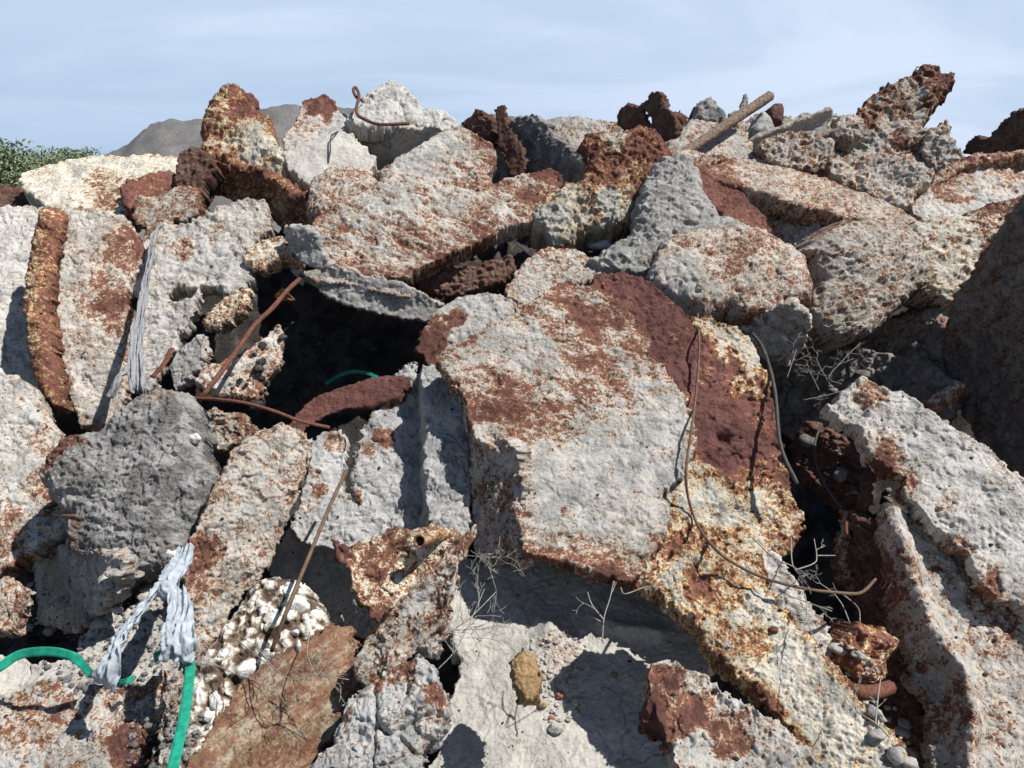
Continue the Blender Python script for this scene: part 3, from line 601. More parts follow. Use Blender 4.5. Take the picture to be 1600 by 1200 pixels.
P_('slag_rock', 'smooth rounded rust and white boulder above the big red rusty plate', 'slag rock', 'flake', [(1010,428),(1030,388),(1060,366),(1110,357),(1152,352),(1200,365),(1240,386),(1262,410),(1270,442),(1267,472),(1228,480),(1192,494),(1162,494),(1138,480),(1100,492),(1070,478),(1036,460),(1016,448)], GR, n=(2,44), dz=-.44, T=.20, r=.07, dome=.10, surf='flake', rust=.46, var=.22, spots=[(1120,370,50,-.15),(1060,460,50,-.25),(1140,400,60,.12)], more=[dict(poly=[(1030,455),(1070,470),(1140,470),(1190,485),(1240,478),(1262,490),(1262,530),(1230,570),(1190,560),(1160,520),(1090,500)], n=(-22,-28), dz=-.38, anchor=(1150,478), T=.06, r=.01, surf='rock', rust=.3)])
P_('slag_slab', 'low mottled grey slab between the red mass and the big central slab', 'slag slab', 'grey', [(785,455),(800,430),(828,398),(862,388),(905,390),(935,405),(940,430),(900,445),(870,470),(820,480)], GS, n=(-5,48), dz=-.18, T=.10, surf='clinker', rust=.42, var=.25, rough=.6)
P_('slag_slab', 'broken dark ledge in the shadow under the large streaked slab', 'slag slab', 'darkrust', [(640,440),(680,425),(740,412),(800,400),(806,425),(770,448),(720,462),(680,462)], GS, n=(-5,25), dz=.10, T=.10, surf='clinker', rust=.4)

# --- left side
P_('slag_slab', 'pale grey gritty slab at the left edge beside the rusty rib', 'slag slab', 'pale', [(-80,330),(-20,322),(30,318),(70,322),(72,400),(66,470),(70,540),(78,600),(40,612),(0,600),(-80,590)], GS, n=(12,42), dz=.03, T=.14, surf='smooth', rust=.26, var=.10, rough=1.2)
P_('slag_slab', 'long upright slab with cream and rust speckles, right of the rusty rib at left', 'slag slab', 'flake', [(88,325),(110,318),(130,318),(172,328),(202,345),(217,382),(212,420),(196,432),(192,470),(214,492),(210,522),(192,560),(196,600),(180,642),(160,662),(122,662),(104,622),(92,560),(80,520),(76,470),(76,420),(80,370)], GS, n=(6,36), dz=-.17, T=.12, r=.04, surf='flake', rust=.38, var=.18, spots=[(195,380,35,.3),(160,460,40,.18),(190,490,40,.2),(120,340,20,-.1)], bend=(.35,.05), rough=.9)
P_('slag_rib', 'long curved rust red rib standing at the left, between two pale slabs', 'slag rib', 'redrust', [(64,334),(76,326),(92,328),(90,360),(84,400),(80,440),(78,480),(86,540),(96,600),(108,640),(92,646),(72,625),(58,585),(48,540),(42,490),(44,430),(54,375)], GS, n=(-6,34), dz=-.28, T=.06, r=.05, dome=.05, surf='clinker', rust=.46, var=.2, rough=.8)
P_('slag_slab', 'pale slab with orange stains at the left edge, below the long curved rib', 'slag slab', 'pale', [(-80,572),(0,575),(50,598),(78,650),(92,690),(82,715),(74,735),(82,772),(104,800),(112,822),(74,842),(34,872),(0,892),(-80,910)], GS, n=(8,42), dz=-.06, T=.15, r=.04, surf='flake', rust=.33, var=.22, spots=[(70,760,45,.2),(20,850,60,.22),(60,690,25,.15)])
P_('slag_slab', 'broad pale lumpy slab with ragged holes, left of the dark cave', 'slag slab', 'pale', [(226,352),(250,340),(268,352),(302,335),(342,320),(380,308),(410,311),(422,335),(418,354),(402,370),(392,400),(402,438),(382,452),(352,462),(330,446),(300,452),(276,446),(262,470),(286,468),(306,458),(304,480),(282,512),(276,542),(252,562),(242,602),(216,612),(206,566),(214,520),(222,470),(196,450),(190,420),(214,398),(222,375)], GS, n=(4,40), dz=-.14, T=.10, r=.03, surf='knob', rust=.26, var=.22, jag=.02, rough=1.2, spots=[(235,350,30,.3),(285,385,22,.3),(340,360,20,.15)], cuts=[])
P_('slag_slab', 'cream and orange folded ledge right of the lumpy slab', 'slag slab', 'cream', [(384,392),(408,376),(440,372),(462,388),(472,406),(442,404),(420,412),(398,418),(386,408)], GS, n=(0,45), dz=-.22, T=.08, surf='clinker', rust=.38, rough=.7)
P_('slag_slab', 'small cream curled ledge hanging in the dark left of the rusty rod', 'slag slab', 'cream', [(316,502),(338,476),(368,455),(388,452),(384,480),(352,506),(326,514)], GS, n=(-10,35), dz=-.16, T=.06, surf='clinker', rust=.40, rough=.7)
P_('slag_slab', 'grey twisted flake standing below the lumpy slab', 'slag slab', 'grey', [(262,575),(278,548),(304,528),(320,528),(316,560),(296,592),(272,606)], GS, n=(-25,30), dz=-.20, T=.05, surf='smooth', rust=.25)
P_('slag_slab', 'tongue of knobbly slag under the rusty rod, with a pointed right tip', 'slag slab', 'flake', [(300,592),(318,570),(345,565),(385,548),(412,528),(436,503),(443,530),(436,562),(416,592),(402,622),(372,614),(330,616)], GS, n=(10,38), dz=-.20, T=.09, surf='knob', rust=.42, var=.3, rough=1.1)
P_('slag_rock', 'dark grey cindery rock filling the left middle of the picture', 'slag rock', 'clinker', [(64,738),(84,706),(112,680),(160,672),(180,650),(212,622),(250,608),(300,618),(318,650),(314,692),(330,730),(342,738),(340,765),(326,792),(302,822),(288,862),(258,882),(208,898),(160,888),(126,868),(104,850),(108,812),(90,792),(74,770)], GR, n=(2,42), dz=-.32, T=.22, r=.07, dome=.07, surf='clinker', rust=.14, var=.12, rough=1.1, spots=[(100,690,38,.7),(120,840,28,.35),(250,612,30,.35),(85,720,20,.3)], jag=.015)
P_('slag_slab', 'rusty crumbling edge bridging the dark gap right of the cindery rock', 'slag slab', 'flake', [(305,648),(340,640),(375,648),(400,672),(380,690),(350,705),(325,700),(315,680)], GS, n=(0,25), dz=-.05, T=.08, surf='clinker', rust=.5)
# --- dark hollow lower left
P_('slag_slab', 'small pale slab poking from the left edge above the green strap', 'slag slab', 'flake', [(-80,920),(8,903),(30,916),(26,945),(10,975),(-20,985),(-80,990)], GS, n=(-5,48), dz=-.05, T=.08, surf='flake', rust=.42)
P_('slag_slab', 'shaded grey slab in the hollow at the left edge', 'slag slab', 'grey', [(15,885),(60,850),(130,855),(190,875),(165,950),(110,985),(60,972),(22,960)], GS, n=(-50,10), dz=.22, T=.06, surf='smooth', rust=.3)
P_('slag_slab', 'low grey slab on the dirt behind the white cloth', 'slag slab', 'dust', [(130,990),(160,965),(200,955),(250,900),(300,920),(310,980),(300,1040),(250,1070),(160,1060),(110,1040)], GS, n=(0,62), dz=.03, T=.08, surf='clinker', rust=.25, rough=.7)
P_('slag_slab', 'small flat grey slab under the left green strap', 'slag slab', 'dust', [(-60,1030),(20,1025),(60,1035),(110,1025),(160,1040),(175,1062),(120,1085),(60,1090),(-60,1100)], GS, n=(0,62), dz=-.02, T=.08, surf='smooth', rust=.2)
P_('slag_slab', 'big pale slab with pink rust stains in the bottom left corner', 'slag slab', 'pale', [(-80,1098),(10,1082),(55,1066),(90,1056),(150,1062),(200,1072),(232,1070),(256,1050),(286,1060),(262,1086),(240,1112),(218,1140),(214,1168),(200,1200),(180,1290),(-80,1290)], GS, n=(4,58), dz=-.16, T=.10, surf='flake', rust=.36, var=.22, spots=[(60,1120,60,.15),(205,1175,45,.35),(210,1060,45,.15)], rel=[(165,1110,-.03,12)])
# --- centre left
P_('slag_slab', 'tall leaning slab with brown speckles and a thin left edge, centre left', 'slag slab', 'flake', [(342,750),(358,715),(378,690),(402,672),(440,660),(474,676),(487,690),(476,740),(456,790),(440,832),(420,880),(400,902),(376,930),(356,970),(330,1022),(302,1062),(294,1010),(288,950),(292,890),(302,840),(318,790)], GS, n=(22,30), dz=-.30, T=.10, r=.03, surf='flake', rust=.40, var=.18, flake=.006, rough=1.1, spots=[(320,860,30,.25),(330,930,25,.15),(310,900,20,.2)], jag=.012)
P_('slag_slab', 'shaded grey slab in the recess behind the thin leaning rod', 'slag slab', 'grey', [(410,880),(450,830),(510,835),(560,850),(600,920),(610,990),(560,1000),(490,960),(440,930)], GS, n=(-40,12), dz=.22, T=.08, surf='smooth', rust=.2)
P_('slag_slab', 'pale blocky lobe of slag left of the blue grey block', 'slag slab', 'bluegrey', [(482,690),(505,672),(530,672),(540,690),(535,720),(530,750),(545,780),(575,800),(606,808),(610,832),(570,850),(522,862),(474,848),(454,822),(464,796),(474,762),(480,722)], GS, n=(6,40), dz=-.12, T=.13, r=.03, surf='smooth', rust=.20, var=.14, rough=1.3, spots=[(500,765,16,.45),(480,790,14,.3),(520,690,18,.3),(495,740,14,.3)], rel=[(500,740,.02,40)])
P_('slag_rock', 'tall blue grey block with a shaded right face, left of the big central slab', 'slag rock', 'bluegrey', [(542,700),(548,672),(558,642),(575,618),(600,597),(611,570),(628,546),(642,544),(652,568),(668,570),(690,572),(722,588),(736,650),(738,790),(730,838),(690,838),(664,812),(640,818),(600,800),(580,784),(556,772),(545,742)], GR, n=(4,43), dz=-.27, T=.22, r=.04, surf='smooth', rust=.18, var=.13, rough=1.5, cuts=[(((664,850),(655,560)),.16,6)], spots=[(596,660,18,.5),(570,680,12,.4),(605,580,22,.45),(545,760,16,.35)], rel=[(640,610,-.03,12),(642,680,-.03,12),(600,640,.015,25)])
P_('slag_slab', 'thin rusty sheet with white and yellow patches, under the pale lobe', 'slag slab', 'cream', [(516,842),(545,856),(580,840),(606,826),(628,820),(652,822),(670,818),(704,830),(710,852),(690,880),(660,900),(645,925),(622,942),(600,956),(590,974),(574,962),(558,922),(545,890),(528,868)], GS, n=(10,34), dz=-.20, T=.03, r=.012, jag=.01, surf='smooth', rust=.44, var=.26, rough=1.2, rel=[(632,878,-.09,20)], spots=[(525,860,24,.4),(590,880,30,.25),(585,960,20,.3),(620,820,30,.2)])
P_('slag_slab', 'long thin splinter slab leaning up to the right, bottom centre left', 'slag slab', 'flake', [(740,820),(737,846),(718,880),(698,940),(692,968),(662,1002),(622,1042),(600,1062),(572,1072),(552,1056),(554,1030),(574,996),(600,964),(640,920),(680,880),(712,848)], GS, n=(-16,34), dz=-.56, T=.045, jag=.006, r=.02, surf='flake', rust=.40, var=.26, streak=50, flake=.006)
P_('slag_rock', 'nubbly popcorn clinker with bright white chips, below the tall leaning slab', 'slag rock', 'popcorn', [(290,1062),(318,1030),(345,990),(372,950),(396,908),(430,903),(472,914),(502,940),(517,975),(512,1000),(462,1030),(402,1070),(362,1120),(322,1170),(290,1220),(230,1220),(248,1150),(268,1100)], GR, n=(2,50), dz=-.14, T=.18, r=.05, dome=.05, surf='popcorn', rust=.30, rough=1.2, jag=.014)
P_('slag_slab', 'flat brown rusty plank shaped slab at the bottom, left of centre', 'slag slab', 'plank', [(372,1070),(410,1045),(452,1015),(490,995),(522,978),(548,984),(560,1000),(552,1030),(562,1066),(542,1092),(532,1132),(482,1200),(430,1300),(210,1300),(290,1200),(330,1140)], GS, n=(6,56), dz=-.26, T=.05, r=.02, surf='smooth', rough=.6, rust=.50, var=.20, streak=38, spots=[(400,1060,40,-.15),(520,1150,30,-.25)])
P_('slag_rock', 'striated grey rock with rust spots at the bottom, right of the rusty plank', 'slag rock', 'bluegrey', [(470,1210),(512,1160),(540,1105),(568,1072),(620,1042),(654,1025),(682,1042),(696,1076),(702,1112),(682,1152),(660,1200),(640,1300),(420,1300)], GR, n=(6,44), dz=-.32, T=.18, r=.05, dome=.04, surf='rock', rust=.27, var=.25, rough=1.1, spots=[(630,1050,25,.3),(680,1090,25,.3),(590,1070,20,.3)])
P_('slag_rock', 'small grey lump wedged between the splinter slab and the dusty slab', 'slag rock', 'bluegrey', [(640,1000),(670,985),(690,960),(702,968),(695,1000),(680,1030),(655,1030)], GR, n=(0,30), dz=-.22, T=.10, dome=.03, surf='rock', rust=.35)
# --- big central slab and what surrounds it
P_('slag_slab', 'rounded grey slab with a smooth red left end, behind the top of the central slab', 'slag slab', 'grey', [(650,528),(672,498),(682,484),(714,464),(755,454),(796,461),(812,486),(800,520),(760,560),(700,600),(680,585),(662,562),(652,545)], GS, n=(-4,44), dz=-.22, T=.10, r=.04, surf='flake', rust=.27, var=.12, spots=[(672,540,38,.8),(690,580,25,.5),(715,498,14,.5)])
P_('slag_slab', 'huge red rusty plate behind the central slab, with a pale tail running down right', 'slag slab', 'redrust', [(920,440),(930,424),(965,424),(1002,430),(1042,460),(1082,488),(1120,498),(1168,522),(1192,560),(1203,600),(1217,680),(1242,760),(1257,822),(1240,852),(1202,872),(1190,890),(1204,912),(1190,950),(1140,980),(1080,970),(1042,942),(1000,915),(960,880),(900,700),(900,560)], GS, n=(3,44), dz=-.33, T=.10, r=.03, surf='flake', flake=.012, rust=.33, var=.34, rough=.85, anchor=(1090,720),
   spots=[(1000,470,90,.6),(1060,560,80,.55),(1150,640,90,.45),(1180,730,70,.35),(1100,680,50,.35),(1150,570,50,-.36),(1170,760,50,-.25),(1110,790,45,-.2),(1200,640,30,-.2),(1110,850,60,.15),(1130,920,50,.25)],
   rel=[(1130,680,-.05,10),(1120,800,-.04,9),(1150,820,-.03,8),(1140,760,-.02,10)], jag=.016,
   more=[dict(poly=[(1010,900),(1060,860),(1120,850),(1190,880),(1204,912),(1232,962),(1282,1012),(1332,1082),(1392,1142),(1420,1180),(1450,1300),(1370,1300),(1300,1230),(1262,1182),(1232,1132),(1180,1082),(1130,1042),(1102,1012),(1086,972),(1042,942)], n=(-6,52), dz=-.30, anchor=(1190,1000), T=.09, r=.03, surf='clinker', rough=.7, rust=.11, var=.13, jag=.02, edge=.30, spots=[(1130,920,60,.3),(1160,1000,40,.25),(1080,920,30,.2),(1200,1090,30,.2)])])
P_('slag_slab', 'largest central slab, pale with patches of rust, overhanging the dusty slab', 'slag slab', 'flake', [(684,565),(700,545),(740,520),(800,492),(812,478),(850,464),(884,436),(932,450),(966,466),(1000,500),(1019,530),(1010,552),(1040,575),(1066,610),(1083,650),(1086,700),(1066,740),(1040,770),(1046,810),(1032,850),(1002,882),(990,908),(960,902),(920,882),(870,868),(822,862),(815,830),(808,800),(806,760),(800,715),(770,695),(745,680),(735,652),(722,610),(702,590)], GS, n=(1,43), dz=-.46, T=.14, r=.02, surf='flake', rust=.44, var=.24, flake=.008, rough=.62, streak=-12,
   spots=[(930,770,120,-.17),(1000,700,90,-.13),(860,810,90,-.15),(800,560,60,-.08),(950,520,80,.16),(900,460,55,.18),(880,620,110,.08),(740,600,60,.1),(870,868,60,.3),(960,890,50,.25),(800,640,60,.1)],
   cuts=[], rel=[(970,700,-.012,10),(990,730,-.012,9),(850,470,.02,30)],
   more=[dict(poly=[(724,600),(750,640),(775,680),(806,705),(812,760),(812,800),(806,850),(800,882),(770,882),(742,862),(734,780),(730,700),(718,620)], n=(-52,14), dz=-.31, T=.10, r=.01, surf='flake', rust=.46, var=.22, streak=80, anchor=(800,780), edge=0.)])
P_('slag_slab', 'large smooth dusty slab in the bottom middle, shaded at its top', 'slag slab', 'dust', [(712,870),(800,860),(900,870),(1000,900),(1070,940),(1110,1010),(1110,1100),(1200,1160),(1260,1300),(650,1300),(672,1200),(700,1120),(716,1030),(700,962),(706,910)], GS, n=(0,60), dz=.17, T=.12, r=.03, surf='smooth', rust=.22, var=.08, rough=.62, anchor=(900,1050), ridges=[([(940,975),(990,985),(1030,990)],.03,10)], rel=[(858,985,.05,22),(720,1000,.03,30),(870,1050,.02,40)], spots=[(880,1020,45,.35),(880,1080,40,.2)])
P_('slag_slab', 'pointed corner plate with dark red smooth patches at the bottom, right of centre', 'slag slab', 'flake', [(998,1112),(1012,1100),(1018,1080),(1010,1055),(1014,1034),(1040,1024),(1082,1046),(1132,1074),(1182,1110),(1242,1152),(1292,1202),(1360,1300),(1050,1300),(1062,1200),(1046,1165),(1028,1138),(1004,1130)], GS, n=(-4,54), dz=-.40, T=.12, r=.03, surf='flake', rust=.32, var=.2, rough=1., spots=[(1060,1105,45,.45),(1110,1110,35,.3),(1150,1150,35,.3),(1005,1118,22,.5),(1030,1050,25,.25)], ridges=[([(1012,1040),(1016,1080),(1008,1110)],.03,8),([(1022,1100),(1030,1130)],.03,7)], jag=.014)
# --- right
P_('slag_slab', 'large pale slab with a nibbled left edge, running out at the right edge', 'slag slab', 'pale', [(1294,632),(1312,614),(1328,600),(1348,590),(1382,598),(1420,618),(1470,648),(1512,676),(1562,712),(1602,748),(1760,860),(1760,1060),(1602,946),(1568,936),(1536,902),(1516,862),(1480,832),(1442,802),(1420,772),(1414,738),(1388,726),(1360,702),(1344,672),(1312,652)], GS, n=(-6,46), dz=-.52, T=.10, r=.035, surf='flake', rust=.30, var=.13, flake=.006, anchor=(1460,760), spots=[(1365,620,28,.3),(1392,712,30,.4),(1425,745,25,.3),(1550,920,40,.35),(1500,850,25,.25),(1480,780,20,.2)], jag=.014, ridges=[([(1350,598),(1365,640),(1350,670)],.02,14)])
P_('slag_slab', 'small rusty lump behind the top of the nibbled slab', 'slag slab', 'flake', [(1440,630),(1468,612),(1490,598),(1510,602),(1508,618),(1486,632),(1470,642)], GS, n=(-10,40), dz=-.1, T=.08, dome=.03, surf='clinker', rust=.45)
P_('slag_slab', 'slab with a raised crusty rim on its left, in the lower right corner', 'slag slab', 'flake', [(1366,806),(1402,800),(1442,812),(1500,830),(1552,880),(1602,920),(1760,1010),(1760,1330),(1470,1330),(1460,1200),(1452,1110),(1428,1030),(1402,962),(1388,900),(1376,852)], GS, n=(-10,46), dz=-.12, T=.14, r=.03, surf='knob', rust=.36, var=.2, rough=.75, anchor=(1480,1010), ridges=[([(1384,806),(1402,860),(1418,930),(1450,1000),(1490,1060),(1505,1130),(1500,1250)],.10,22)], spots=[(1400,900,40,.15),(1560,980,50,.2),(1470,1110,30,.2)], jag=.012)
P_('slag_slab', 'pale tongue of slag under the dry twigs right of the red plate', 'slag slab', 'pale', [(1184,862),(1212,866),(1238,898),(1256,940),(1292,974),(1306,1008),(1302,1042),(1276,1014),(1232,1008),(1218,965),(1204,925),(1188,890)], GS, n=(-14,36), dz=-.26, T=.08, surf='knob', rust=.28, rough=.8)
P_('slag_rib', 'ragged thin rusty rib hanging in the dark gap at lower right', 'slag rib', 'flake', [(1302,872),(1312,840),(1318,800),(1336,798),(1332,850),(1344,900),(1354,942),(1348,964),(1322,932),(1306,902)], GR, n=(-20,20), dz=-.08, T=.05, r=.02, surf='clinker', rust=.55, rough=.6)
P_('slag_rock', 'round dark rusty lump wedged in the dark gap at lower right', 'slag rock', 'redrust', [(1308,1004),(1328,976),(1364,980),(1400,998),(1398,1012),(1382,1030),(1380,1062),(1352,1074),(1322,1062),(1308,1032)], GR, n=(-5,30), dz=-.20, T=.16, dome=.07, surf='clinker', rust=.45, var=.4)
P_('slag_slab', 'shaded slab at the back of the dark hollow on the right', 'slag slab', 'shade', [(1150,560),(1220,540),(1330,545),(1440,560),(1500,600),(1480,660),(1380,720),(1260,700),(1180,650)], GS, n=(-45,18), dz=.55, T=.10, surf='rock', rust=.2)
P_('slag_rock', 'yellow ochre chunk lying on the smooth dusty slab', 'slag rock', 'ochre', [(802,1035),(806,1022),(820,1018),(834,1026),(842,1040),(852,1062),(846,1085),(832,1100),(816,1094),(806,1075),(808,1055)], n=(5,50), dz=-.17, T=.07, r=.02, dome=.015, surf='clinker', rust=.3, rough=.5, jag=.016)

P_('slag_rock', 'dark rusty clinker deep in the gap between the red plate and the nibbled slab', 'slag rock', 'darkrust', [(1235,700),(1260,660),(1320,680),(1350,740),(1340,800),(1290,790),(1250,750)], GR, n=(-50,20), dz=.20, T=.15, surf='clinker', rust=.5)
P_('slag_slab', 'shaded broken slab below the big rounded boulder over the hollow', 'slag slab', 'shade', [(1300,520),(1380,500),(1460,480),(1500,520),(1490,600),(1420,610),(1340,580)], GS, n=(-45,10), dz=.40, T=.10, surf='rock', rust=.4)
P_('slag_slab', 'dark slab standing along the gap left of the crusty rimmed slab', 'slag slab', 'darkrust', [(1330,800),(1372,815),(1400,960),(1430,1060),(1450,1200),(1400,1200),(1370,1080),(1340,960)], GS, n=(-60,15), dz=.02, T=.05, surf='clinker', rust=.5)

P_('slag_slab', 'knobbly grey and rust fragment between the thin pale ledge and the long ridge slab', 'slag slab', 'grey', [(1178,232),(1200,215),(1235,208),(1270,205),(1300,218),(1312,245),(1290,268),(1240,262),(1205,252)], GS, n=(-8,38), dz=-.05, T=.10, surf='clinker', rust=.44, var=.3, jag=.02, rough=1.2)
P_('slag_slab', 'jagged grey shard forming the right shoulder of the tall spike', 'slag slab', 'grey', [(1436,232),(1450,205),(1466,198),(1478,190),(1488,212),(1500,236),(1510,262),(1480,272),(1452,262)], GS, n=(-20,28), dz=-.05, T=.07, surf='clinker', rust=.36, var=.3, jag=.022, rough=1.2)
P_('slag_slab', 'thin rusty ledge along the top of the pale slab at the right edge', 'slag slab', 'flake', [(1440,285),(1475,262),(1510,243),(1560,236),(1610,232),(1700,228),(1700,242),(1610,246),(1560,250),(1520,258),(1480,276),(1450,296)], GS, n=(0,40), dz=-.12, T=.05, surf='clinker', rust=.52, jag=.012)
P_('slag_slab', 'rough grey slab with a dark pocket under the tall spike', 'slag slab', 'grey', [(1290,250),(1330,236),(1380,240),(1430,250),(1460,270),(1440,300),(1420,322),(1380,318),(1330,292),(1300,275)], GS, n=(-6,42), dz=-.16, T=.09, surf='clinker', rust=.42, var=.35, jag=.022, rough=1.3, rel=[(1330,250,-.05,16),(1400,285,-.03,14)])
P_('slag_slab', 'small rusty shard leaning on the skyline right of the holed plate', 'slag slab', 'darkrust', [(1042,205),(1050,180),(1062,172),(1072,182),(1066,206)], GS, n=(-30,20), dz=.2, T=.05, surf='clinker', rust=.4, jag=.018)
P_('slag_slab', 'crumbling rusty plate edge above the grey crumbly cone', 'slag slab', 'flake', [(1030,262),(1046,240),(1068,232),(1100,240),(1135,246),(1120,262),(1085,264),(1055,270)], GS, n=(0,40), dz=-.24, T=.07, surf='clinker', rust=.50, jag=.02)
P_('slag_rock', 'grey lump with rust specks on the skyline left of the tall spike', 'slag rock', 'grey', [(1296,205),(1304,188),(1322,182),(1345,186),(1352,205),(1330,222),(1305,220)], GR, n=(-5,35), dz=-.02, T=.10, dome=.03, surf='clinker', rust=.36, jag=.018)
P_('rusty_bar', 'broad flat red rusty strip coming out of the cave, above the thin orange bar', 'steel bar', 'redrust', [(444,676),(462,645),(488,622),(520,608),(560,596),(604,586),(640,590),(622,622),(575,636),(530,640),(500,652),(478,668),(462,690)], n=(-8,38), dz=-.16, T=.03, r=.02, surf='smooth', rust=.78, var=.15, rough=.7, jag=.006, edge=0.)
P_('slag_slab', 'speckled grey and rust slab tucked between the wire loop boulder and the streaked slab', 'slag slab', 'flake', [(585,275),(600,262),(625,250),(645,232),(668,222),(690,208),(700,230),(660,262),(620,290),(596,292)], GS, n=(-20,35), dz=-.02, T=.07, surf='clinker', rust=.42, jag=.018)

P_('slag_slab', 'long low jagged grey ridge on the skyline behind the wooden stick', 'slag slab', 'grey', [(1050,205),(1066,186),(1100,182),(1130,188),(1165,186),(1200,176),(1232,186),(1262,176),(1296,180),(1345,184),(1360,230),(1300,240),(1180,240),(1060,240)], GS, n=(0,42), dz=.38, T=.12, surf='clinker', rust=.40, var=.3, jag=.024, rough=1.3)

# ================================================================== small things
rs = np.random.RandomState(11)
def multi_blob(name, mat, items, label=None, cat=None, kind=None, group=None, nseg=7):
    V = []; Q = []; T3 = []; M = []; n = 0
    for (c, rad, sd) in items:
        v, q, t, b, m = blob(None, None, c, rad, sd, rough=.55, nseg=nseg, sq=(1, .8+.3*math.sin(sd), .6+.2*math.cos(sd*2)), rz=sd)
        V.append(v); Q.append(q+n); T3 += [t+n, b+n]; M.append(m); n += len(v)
    o = mesh_obj(name, np.concatenate(V), [np.concatenate(Q), np.concatenate(T3)], mat, np.concatenate(M), smooth=True)
    return tag(o, label, cat, group, kind)

bpy.context.view_layer.update()
DG = bpy.context.evaluated_depsgraph_get()
def surf(x, y, skip=()):
    """the point and facing of the slag under a picture point, found by a ray through the built scene"""
    d = ray(x, y); ok, loc, nor, fi, ob, mt = S.ray_cast(DG, Vector(CAM), Vector(d).normalized())
    return (np.array(loc), np.array(nor), ob) if ok else (at(x, y), np.array([0, -.6, .8]), None)

def rubble(name, mat, area, n, r0, r1, seed, **k):
    r = np.random.RandomState(seed); poly = np.array(area, float); items = []
    mn, mx = poly.min(0), poly.max(0)
    while len(items) < n:
        p = mn+r.rand(2)*(mx-mn)
        if sdf(p[None], poly)[0] < 0: continue
        loc, nor, ob = surf(*p); rad = r0+(r1-r0)*r.rand()**3
        items.append((loc+nor*rad*.25, rad, r.rand()*100))
    return multi_blob(name, mat, items, **k)
rubble('gravel', 'gravel', [(60,980),(300,900),(310,1050),(230,1080),(60,1090)], 500, .003, .013, 1, kind='stuff')
rubble('gravel', 'dust', [(820,1000),(900,980),(930,1040),(910,1110),(870,1150),(850,1120),(850,1040)], 380, .002, .010, 2, kind='stuff')
rubble('gravel', 'gravel', [(200,1100),(290,1090),(330,1130),(280,1200),(190,1200)], 260, .003, .012, 3, kind='stuff')
rubble('gravel', 'earth_shade', [(0,0+430),(1600,430),(1600,1200),(0,1200)], 500, .0015, .008, 4, kind='stuff')
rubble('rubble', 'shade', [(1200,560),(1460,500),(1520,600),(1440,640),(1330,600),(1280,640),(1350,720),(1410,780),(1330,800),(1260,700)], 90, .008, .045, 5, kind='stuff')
rubble('rubble', 'earth_shade', [(330,640),(460,470),(640,500),(600,560),(500,600),(480,650)], 70, .01, .04, 6, kind='stuff')  # coloured as dark as the cave's shade so the stones sink into it
rubble('rubble', 'flake', [(40,900),(120,880),(230,900),(260,960),(120,1000),(40,1000)], 70, .006, .035, 7, kind='stuff')
rubble('rubble', 'flake', [(1290,940),(1400,1080),(1440,1200),(1400,1200),(1330,1090)], 50, .006, .03, 8, kind='stuff')
# individual stones on the dusty slab
STN = 'small stones on the dusty slab'
for (x, y, r_, m, lab, sd) in [(877,1087,.016,'brick','pink brick fragment on the dusty slab beside the ochre chunk',3), (862,1122,.011,'brick','smaller red brick crumb below the pink fragment on the dusty slab',4), (903,1098,.018,'redrust','dark rusty pebble right of the pink brick fragment',5),
        (893,1066,.014,'pale','pale pebble above the dark rusty pebble on the dusty slab',6), (848,1104,.015,'ochre','flat ochre pebble just under the ochre chunk',7), (868,1140,.024,'grey','grey stone at the lower end of the trail of crumbs',8),
        (960,1055,.012,'ochre','lone rusty pebble on the dusty slab left of the pointed plate',9), (1207,983,.014,'rod_rust','orange chip on the tail of the red plate',10)]:
    loc, nor, ob = surf(x, y); o = blob('stone', m, loc+nor*r_*.4, r_, sd, rough=.3, sq=(1.1, .9, .75)); tag(o, lab, 'stone', STN if x < 1000 else None)
# white chips in the popcorn clinker
CH = 'white chips in the clinker'
chips = [(462,945,.036,'largest white chip, high on the popcorn clinker'), (490,962,.020,'white chip at the right edge of the popcorn clinker'), (466,1010,.018,'white chip below the largest one, near the rusty plank'), (418,1022,.020,'white chip where the thin rod ends'),
         (388,1048,.034,'long white chip low on the popcorn clinker'), (335,1096,.030,'white chip beside the lower green strap'), (462,988,.012,'tiny white chip between two larger ones'), (325,1120,.016,'small white chip lowest by the green strap'), (410,980,.013,'small white chip left of the thin rod')]
for i, (x, y, r_, lab) in enumerate(chips):
    loc, nor, ob = surf(x, y); o = blob('white_chip', 'whitechip', loc+nor*r_*.15, r_, 20+i, rough=.45, sq=(1, .5, .9), rz=i); tag(o, lab, 'chip', CH)
for (x, y, r_, lab) in [(303,684,.026,'white paper like flake stuck on the right of the cindery rock'), (264,866,.022,'white flake at the bottom of the cindery rock'), (1268,530,.010,'white speck in the dark right of the red plate')]:
    loc, nor, ob = surf(x, y); o = blob('white_flake', 'whitechip', loc+nor*r_*.3, r_, x, rough=.5, sq=(1, .5, .8)); tag(o, lab, 'flake')

